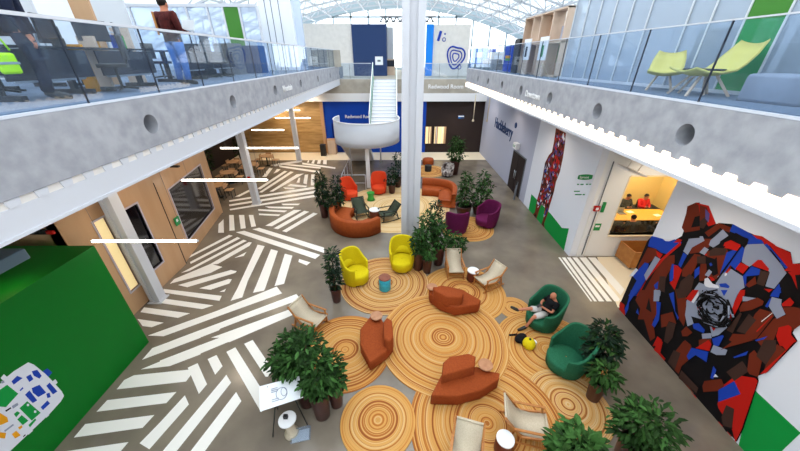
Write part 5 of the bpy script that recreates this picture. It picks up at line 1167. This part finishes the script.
# timber frame wall + displays
root = empty('timber_shelf_wall', (5.15, 11.2, Z), 0, 'tall plywood frame wall with openings and a green panel on the right deck', 'shelf wall')
Y0 = 0; ys = [0,.9,1.9,2.6,3.2]; b = MB()
for y in (0,.95,1.9,2.65,3.5): b.box(.02,.42,y,y+.06,0,1.95)
for z in (0,1.0,1.91): b.box(.02,.42,0,3.56,z,z+.05)
b.build('frame', M['plywood'], root)
b = MB(); b.box(.38,.41,.06,.95,.05,1.0); b.box(.38,.41,.95,2.65,.05,.98); b.box(.38,.41,1.01,1.9,1.05,1.91); b.box(.38,.41,2.71,3.5,.05,1.9); b.build('infill_board', M['wood'], root)
MB().box(.34,.38,.2,.85,.42,.95).build('green_panel', M['greenp'], root); 
b = MB(); b.box(.34,.38,.05,.9,1.1,1.5); b.build('blue_panel', M['grey'], root)
for (y, l) in ((12.1,'white picture poster leaning low on the plywood frame wall'),(13.6,'tall white exhibit poster with a dark figure beside the plywood frame wall')):
    r = empty('poster_stand', (5.0, y, Z), 0, l, 'poster', 'posters on the right deck'); MB().box(-.02,.02,-.32,.32,.5,1.2).build('poster', M['paper'], r); MB().box(-.025,-.02,-.1,.1,.6,.95).build('picture', M['sgreen'] if y < 13 else M['charcoal'], r); MB().box(-.03,.03,-.3,.3,0,.5).build('plinth', M['plywood'], r)
root = empty('blue_banner', (5.15, 16.2, Z), 0, 'bright blue banner stand with orange and green stripes', 'banner'); MB().box(-.04,.04,-.5,.5,0,1.05).build('panel', M['blue'], root); MB().box(-.05,-.04,-.4,.3,.55,.66).build('orange_stripe', M['mor'], root); MB().box(-.05,-.04,-.4,.3,.45,.54).build('green_stripe', M['stoolgreen'], root)
root = empty('black_pole_screen', (5.0, 14.7, Z), 0, 'narrow black standing screen before the timber wall', 'screen'); MB().box(-.05,.05,-.3,.3,0,1.25).build('panel', M['black'], root)
for (x0, x1, y0, y1, Yd, mm, l) in ((490,505,52,74,19.5,'beige','beige display board with a small picture on the right deck'),(473,486,48,62,20.8,'skyblue','pale blue display board at the far end of the right deck'),(486,494,49,66,21.0,'blue','small royal blue display board near the far end'),(484,499,62,74,18.5,'mgrey','grey rounded seat pod near the far end of the right deck')):
    a = wy(x0,y0,Yd); c_ = wy(x1,y1,Yd); r = empty('display_board', ((a[0]+c_[0])/2, Yd, Z), 0, l, 'display board'); w_ = (c_[0]-a[0])/2; h_ = max(a[2]-Z, .5)
    if mm == 'mgrey': r.name = 'seat_pod'; r['category'] = 'seat'; MB().prism([(-w_,-.3),(w_,-.3),(w_,.3),(-w_,.3)], 0, h_, rnd=.1).build('shell', M[mm], r)
    else: MB().box(-w_,w_,-.03,.03,.25,h_).build('panel', M[mm], r); MB().box(-w_,-w_+.05,-.02,.02,0,.25).build('leg', M['mgrey'], r); MB().box(w_-.05,w_,-.02,.02,0,.25).build('leg', M['mgrey'], r); MB().box(-w_*.5,w_*.4,-.04,-.03,h_*.55,h_*.8).build('picture', M['paper'], r)

# ------------------------------------------------------------------ back deck pods
def facing(name, x0, x1, y0, Yd, mm, l, cat, depth=.3, zb=ZK):
    a = wy(x0,y0,Yd); c_ = wy(x1,y0,Yd); r = empty(name, (a[0], Yd, zb), 0, l, cat); MB().box(0, c_[0]-a[0], 0, depth, 0, a[2]-zb).build('panel', M[mm], r); return r, c_[0]-a[0], a[2]-zb
facing('room_box', 292, 351, 23.5, 30, 'beige', 'tall pale beige room box beyond the left deck end', 'room box', 3)
facing('room_box', 351, 386, 24, 29.8, 'navy', 'tall navy blue room box behind the stair head', 'room box', 3)
facing('room_box', 386.5, 393, 27, 32, 'lgrey', 'narrow pale grey wall right of the navy room box', 'room box', 2)
facing('room_box', 427, 434, 24, 29.8, 'skyblue', 'bright blue wall strip right of the white column', 'room box', .6)
r, w_, h_ = facing('room_box', 434, 471.5, 24.5, 30, 'beige', 'beige room box with blue contour rings beyond the column', 'room box', 3)
def blob_ring(cx, cz, rx, rz, t, n=28):
    pts = []
    for i in range(n+1):
        a = 2*PI*i/n; k_ = 1+.13*math.sin(3*a+.6)+.07*math.cos(2*a); pts.append((cx+rx*k_*math.cos(a), -.02, cz+rz*k_*math.sin(a)))
    return pts
b = MB(); cx, cz = wy(455.5,57,30)[0]-r.location.x, wy(455.5,57,30)[2]-ZK
for k_, s in enumerate((1.1,.74,.4)): b.tube(blob_ring(cx, cz, .62*s, .78*s, .05), .05 if k_ else .07, 6)
for (px, py, rr) in ((444,39.5,.13),(459,67,.17)):
    q = wy(px,py,30); b.tube([(q[0]-r.location.x+rr*math.cos(2*PI*i/14), -.02, q[2]-ZK+rr*math.sin(2*PI*i/14)) for i in range(15)], .03, 5)
q0, q1 = wy(441,31,30), wy(438,41,30); b.bar((q0[0]-r.location.x,-.02,q0[2]-ZK), (q1[0]-r.location.x,-.02,q1[2]-ZK), .22, .03)
for (px, py) in ((445,34),(451,66.5)): q = wy(px,py,30); b.ball((q[0]-r.location.x,-.02,q[2]-ZK), .07,.02,.07, 10)
b.build('contour_art', M['mblue'], r)
r, w_, h_ = facing('picture_frame', 375, 383, 56.5, 29.78, 'paper', 'white framed picture on the navy room box', 'picture', .02); 
for ch in r.children: bpy.data.objects.remove(ch)
a = wy(375,56.5,29.77); c_ = wy(383,65,29.77); r.location = (a[0], 29.77, c_[2]); MB().box(0,c_[0]-a[0],-.0,.03,0,a[2]-c_[2]).build('frame', M['paper'], r); MB().box(.2,c_[0]-a[0]-.2,-.01,0,.25,a[2]-c_[2]-.25).build('print', M['mgrey'], r)
a = wy(313,56,YE-2); c_ = wy(320,64,YE-2); r = empty('notice_board', (a[0], YE-2, c_[2]), 0, 'white framed notice standing near the end of the left deck', 'sign'); MB().box(0,c_[0]-a[0],0,.03,0,a[2]-c_[2]).build('frame', M['paper'], r); MB().box(.12,c_[0]-a[0]-.12,-.01,0,.12,a[2]-c_[2]-.12).build('print', M['mgrey'], r); MB().box((c_[0]-a[0])/2-.02,(c_[0]-a[0])/2+.02,.0,.03,Z-c_[2],0).build('post', M['mgrey'], r)
a = wy(311,50,YE-3); c_ = wy(343,72,YE-3); r = empty('partition_screen', (a[0], YE-3, Z), 0, 'taupe partition screen at the end of the left deck', 'partition'); MB().box(0,c_[0]-a[0]-.1,0,.1,0,a[2]-Z).build('panel', M['conc2'], r)
# warm seats by the navy box
a = fl(391,74,ZK); r = empty('wooden_shelf', (a[0], 31, ZK), 0, 'small wooden shelf unit beside the navy room box', 'shelf'); b = MB(); b.box(-.4,.4,0,.4,0,1.3); b.build('body', M['plywood'], r); MB().box(-.35,.35,-.01,0,.7,1.2).build('opening', M['charcoal'], r)

# ------------------------------------------------------------------ upper left deck
Yg = 16.5
root = empty('glass_office_front', (-14, Yg, Z), 0, 'glazed office front with white posts and a green panel on the left deck', 'partition')
gx = [wy(x, 8, Yg)[0]+14 for x in (165,186,207,222.5,239,257)]; gx = [0, 2.2]+gx; HZ = wy(220,7,Yg)[2]-Z
for i in range(len(gx)-1):
    gr = abs(gx[i]-(wy(222.5,8,Yg)[0]+14)) < .01
    MB().box(gx[i]+.04, gx[i+1]-.04, -.02, .02, .05, HZ).build('green_panel' if gr else 'pane', M['greenp'] if gr else M['frost2'], root)
for g in gx: MB().box(g-.04, g+.04, -.05, .05, 0, HZ).build('post', M['steel'], root)
MB().box(0, gx[-1], -.06, .06, HZ, HZ+.12).build('head_rail', M['steel'], root)
a, c_ = wy(257,0,18), wy(299,0,18)
root = empty('glazed_booth', (a[0], 18, Z), 0, 'tall white glazed booth with slim dark joints on the left deck', 'booth')
w_ = c_[0]-a[0]; MB().box(0, w_*.78, 0, 1.6, 0, 5.2).build('wall', M['bluewhite'], root)
b = MB()
for t in (.15,.30,.48): b.box(w_*t, w_*t+.03, -.01, 0, 0, 5.2)
b.build('joint', M['mgrey'], root); MB().box(w_*.8, w_, .1, .15, 0, 5.2).build('side_pane', M['frost2'], root)
a, c_ = wy(278,22,21), wy(287,22,21)
root = empty('green_screen', (a[0], 21, Z), 0, 'narrow green panel behind the glazed booth on the left deck', 'screen'); MB().box(0, c_[0]-a[0], 0, .06, 0, a[2]-Z).build('panel', M['greenp'], root)
# slanted white wall panels with plywood strip behind the desks
struct(MB().box(-12.2, -12.0, -3, 16, ZS, 9.6).build('wall_left_upper', M['white']))
for (px, py, yy, w_, h_, mm, l) in ((84,14,8.4,.22,3.0,'wood','tall plywood plank behind the desks'),(83,32,7.0,.16,.95,'plywood','short plywood plank behind the nearest desk'),(66,26,6.6,.12,.8,'mor','yellow orange board behind the nearest desk'),(122,38,8.6,.2,1.2,'plywood','pale plywood plank left of the plaid shirt')):
    a = wy(px,py,yy); r = empty('plywood_panel', (a[0], yy, Z), 0, l, 'panel', 'plywood panels behind the desks'); MB().box(-w_,w_,-.03,.03,0,h_).build('panel', M[mm], r)
for k_, (y, x) in enumerate(((6.6,-9.2),(8.6,-9.2),(11.5,-9.0))):
    r = empty('whiteboard', (x, y, Z), R(90), ('nearest','middle','far')[k_]+' white pin board behind the upper left desks', 'board', 'white pin boards'); MB().box(-.9,.9,-.03,.03,.5,2.6).build('board', M['lgrey'], r); MB().box(-.9,-.85,-.04,.04,0,2.65).build('post', M['steel'], r); MB().box(.85,.9,-.04,.04,0,2.65).build('post', M['steel'], r)
def desk():
    r = empty('office_desk', (0,0,0)); MB().box(-.75,.75,-.38,.38,.72,.75).build('desktop', M['desk'], r)
    for s in (-1,1): 
        b = MB(); b.box(s*.6-.035,s*.6+.035,-.05,.05,.08,.72); b.box(s*.6-.04,s*.6+.04,-.34,.34,.0,.08); b.build('leg', M['desk'], r)
    MB().box(-.72,.72,-.37,-.34,.28,.70).build('modesty_panel', M['charcoal'], r); b = MB(); b.tube([(-.55,-.3,.3),(.55,-.3,.3)], .06, 10); b.build('cable_tray', M['lgrey'], r)
    return r
dk = None; DP = [(-5.95,5.6,'nearest dark office desk on the left deck, by the dark clothed person'),(-5.95,7.25,'second dark office desk on the left deck'),(-6.2,9.9,'third dark office desk, just past the plaid shirt'),(-6.3,11.9,'far dark office desk on the left deck'),(-8.0,6.2,'back row desk nearest the viewer on the left deck'),(-8.0,8.4,'back row desk behind the second desk')]
for i, (x, y, l) in enumerate(DP):
    if i == 0: dk = desk(); put(dk, (x,y,Z), 90, l, 'desk', 'office desks on the left deck')
    else: dup(dk, (x,y,Z), R(90), l)
def monitor():
    r = empty('monitor', (0,0,0)); MB().box(-.30,.30,-.02,.02,.12,.48).build('screen', M['screen'], r, bevel=.008)
    b = MB(); b.tube([(0,.02,.3),(0,.15,.32),(.1,.25,.12),(.1,.25,0)], .018, 6); b.build('monitor_arm', M['silver'], r); MB().lathe([(.08,0),(.08,.015)], n=16, c=(.1,.25,0)).build('stand', M['silver'], r); return r
mn = None; MP = [(-6.05,5.3,60,'nearest monitor arm screen on the upper left desks'),(-6.05,6.3,110,'second monitor on the upper left desks'),(-6.05,7.2,75,'third monitor on the upper left desks, left of the plaid shirt'),(-6.1,7.9,120,'fourth monitor on the upper left desks, left of the plaid shirt'),(-6.3,10.1,80,'monitor past the plaid shirt on the third desk'),(-6.3,11.7,95,'farthest monitor on the upper left desks'),(-8.0,6.1,90,'monitor on the nearest back row desk'),(-8.0,8.3,90,'monitor on the far back row desk')]
for i, (x, y, rz, l) in enumerate(MP):
    if i == 0: mn = monitor(); put(mn, (x,y,Z+.75), rz, l, 'monitor', 'monitors on the left deck')
    else: dup(mn, (x,y,Z+.75), R(rz), l)
oc2 = office_chair(M['black'])
for i, (x, y, rz, l) in enumerate(((-6.9,5.9,70,'office chair at the nearest desk on the left deck'),(-5.35,6.55,-60,'office chair at the front edge of the left deck near the dark clothed person'),(-6.9,7.6,110,'office chair behind the second desk on the left deck'),(-7.1,10.4,90,'office chair behind the third desk on the left deck'),(-5.5,10.8,-80,'office chair past the plaid shirt on the left deck'))):
    if i == 0: put(oc2, (x,y,Z), rz, l, 'chair', 'black office chairs on the left deck')
    else: dup(oc2, (x,y,Z), R(rz), l)
for (x, y, mm, h, l) in ((-7.2,12.6,'charcoal',1.0,'dark cabinet before the glazed office front'),(-6.5,13.6,'mgrey',1.05,'taupe storage cabinet before the green panel'),(-6.0,14.6,'navy',1.0,'navy storage unit beside the taupe cabinet')):
    r = empty('storage_cabinet', (x,y,Z), 0, l, 'cabinet', 'cabinets on the left deck'); MB().box(-.4,.4,-.3,.3,0,h).build('body', M[mm], r); MB().box(-.38,-.01,-.32,-.3,.03,h-.03).build('door', M[mm], r); MB().box(.01,.38,-.32,-.3,.03,h-.03).build('door', M[mm], r)
for (px, py, mm, l) in ((118,44,'blue','blue folder standing on the upper left desk'),(124,50,'stoolgreen','green cup like container beside the blue folder'),(93,40,'mor','yellow orange folder standing on the upper left desk')):
    a = wx(px,py,-6.1); o = MB().box(-.02,.02,-.12,.12,0,.26).build('folder', M[mm], loc=(-6.12, a[1], Z+.75)); tag(o, l, 'folder')

# ------------------------------------------------------------------ area under the left deck, far
rnd = random.Random(3)
def dining_set(x, y, l):
    r = empty('round_table', (x,y,0), 0, l, 'table', 'cafe tables under the left deck'); MB().lathe([(.42,.71),(.43,.73),(.42,.745)], n=20).build('tabletop', M['wood'], r); MB().lathe([(.25,0),(.03,.03),(.03,.7)], n=12).build('pedestal', M['darkmetal'], r)
sc = None
for i, (x, y) in enumerate([(-10.2,16.2),(-10.6,18.4),(-11.3,20.6),(-9.6,22.0),(-9.9,20.0)]):
    dining_set(x, y, ('nearest','second','farthest','tube lit','middle')[i]+' small round wooden table under the left deck')
    for k_, (dx, dy, rz) in enumerate(((.65,0,90),(-.65,.1,-90),(0,.7,180))):
        lab = ('right hand','left hand','far side')[k_]+' wooden chair at the '+('nearest','second','farthest','tube lit','middle')[i]+' round table under the left deck'
        if sc is None:
            sc = empty('wooden_chair', (0,0,0)); MB().box(-.2,.2,-.2,.2,.43,.46).build('seat', M['wood'], sc); MB().box(-.2,.2,.18,.2,.55,.82).build('backrest', M['wood'], sc)
            for sx_ in (-1,1):
                for sy_ in (-1,1): MB().box(sx_*.18-.015,sx_*.18+.015,sy_*.18-.015,sy_*.18+.015,0,.43 if sy_ < 0 else .56).build('leg', M['darkmetal'], sc)
            put(sc, (x+dx,y+dy,0), rz, lab, 'chair', 'wooden chairs under the left deck')
        else: dup(sc, (x+dx,y+dy,0), R(rz), lab)
for i, (x, y) in enumerate([(-12.4,15.4),(-12.2,17.4),(-12.4,19.3),(-11.6,22.6)]):
    plant((x,y,0), .6, .24, [(0,0,.4,.5,.4),(.1,0,1.1,.5,.5)], 260, .26, ('nearest','second','third','farthest')[i]+' shadowy potted tree at the back under the left deck', 50+i, DK)
# bench seat stack near wood wall corner
r = empty('bar_stool', fl(219,202), 0, 'dark bar stool at the corner of the wood room', 'stool'); MB().box(-.18,.18,-.18,.18,.7,.74).build('seat', M['charcoal'], r)
for sx_ in (-1,1):
    for sy_ in (-1,1): MB().bar((sx_*.14,sy_*.14,.7),(sx_*.2,sy_*.2,0),.025).build('leg', M['darkmetal'], r)
# far lounge at right of column: patterned armchair, mini orange table, dark seat
c = tub_chair(M['mgry'], .42, .85, .6, .42, 120); 
put(c, fl(447,176), -30, 'patterned grey and maroon armchair before the round topped tree', 'armchair'); 
M['pattern'] = mat('patterned upholstery', '#c9bfb8', .85, c2='#3a2326', scale=7, detail=0)
for ch in c.children:
    if not ch.name.startswith('swivel'): ch.data.materials.clear(); ch.data.materials.append(M['pattern'])
drum(fl(428,171), .24, .4, M['black'], M['black'], 'small black drum table on the far ringed rug', taper=1)
r = empty('ottoman', fl(428,164), 0, 'small orange ottoman on the far rug before the dark wall', 'ottoman'); MB().lathe([(.4,0),(.42,.05),(.42,.35),(.36,.42),(.01,.43)], n=24).build('cushion', M['orange2'], r)
r = empty('waste_bin', fl(324,155.5), 0, 'black waste bin standing by the blue wall corner', 'bin'); MB().box(-.2,.2,-.2,.2,0,.85).build('body', M['black'], r); MB().box(-.21,.21,-.21,.21,.85,.9).build('lid', M['charcoal'], r)
a = fl(336,149); r = empty('wood_stand', (a[0], YB-.35, 0), 0, 'small light wooden cabinet against the blue wall', 'cabinet'); MB().box(-.35,.35,-.25,.25,0,1.2).build('body', M['wood'], r); MB().box(-.3,.3,-.26,-.25,.05,1.15).build('door', M['plywood'], r)

# ------------------------------------------------------------------ light
w = bpy.data.worlds.new('sky'); scene.world = w; w.use_nodes = True; bg = w.node_tree.nodes['Background']
bg.inputs[0].default_value = (.88,.94,1,1); bg.inputs[1].default_value = 2.2
def area(name, loc, rot, sx_, sy_, power=0, colr=(1,1,1), portal=False):
    l = bpy.data.lights.new(name, 'AREA'); l.shape = 'RECTANGLE'; l.size = sx_; l.size_y = sy_; l.energy = power; l.color = colr
    if portal: l.cycles.is_portal = True
    o = bpy.data.objects.new(name, l); col.objects.link(o); o.location = loc; o.rotation_euler = rot; return o
for (a, c_) in SKY: area('added_rooflight', (0,(a+c_)/2,13.6), (0,0,0), 24, c_-a, portal=True)  # sampling portals over the added roof openings
area('end_window', (0,46.2,9.5), (R(90),0,0), 44, 9, portal=True)
def lamp(loc, power, colr=(1,.82,.6), r=.15, spot=None):
    l = bpy.data.lights.new('lamp', 'SPOT' if spot else 'POINT'); l.energy = power; l.color = colr; l.shadow_soft_size = r
    if spot: l.spot_size = R(spot); l.spot_blend = .8
    o = bpy.data.objects.new('lamp', l); col.objects.link(o); o.location = loc; return o

for y in (8.2, 12.5, 17, 21.5, 24.5): lamp((-6.6, y, 5.0), 90, spot=130)
for y in (16, 21): lamp((-11, y, 4.6), 90, (1,.72,.42), spot=140)
lamp((-9.5, 25.0, 3.3), 25, (1,.78,.5)); lamp((-7, 23.6, 4.9), 160, (1,.75,.45), spot=110)
for y in (2, 5.5, 13, 18, 23): lamp((5.6, y, 5.1), 70, (1,.86,.7), spot=130)
lamp((8.8, 8.8, 5.0), 170, (1,.84,.62), spot=120); lamp((10.3, 13.2, 3.1), 110, (1,.84,.58), r=.2); lamp((12.3, 13, 3.1), 70, (1,.84,.58), r=.2)
lamp((4.5, 24.0, 3.8), 60, (1,.86,.7), spot=140)
# ------------------------------------------------------------------ camera & look
cam = bpy.data.cameras.new('camera'); cam.sensor_fit = 'HORIZONTAL'; cam.sensor_width = 36; cam.lens = F/800*36; cam.clip_end = 200; cam.clip_start = .05
cam.shift_x = 0
o = bpy.data.objects.new('camera', cam); col.objects.link(o); o.location = (0,0,CH); o.rotation_euler = (R(90)-PITCH, 0, -YAW); scene.camera = o
vs_ = scene.view_settings; vs_.view_transform = 'Standard'; vs_.look = 'None'; vs_.gamma = 1; vs_.use_curve_mapping = False; vs_.exposure = 0.8
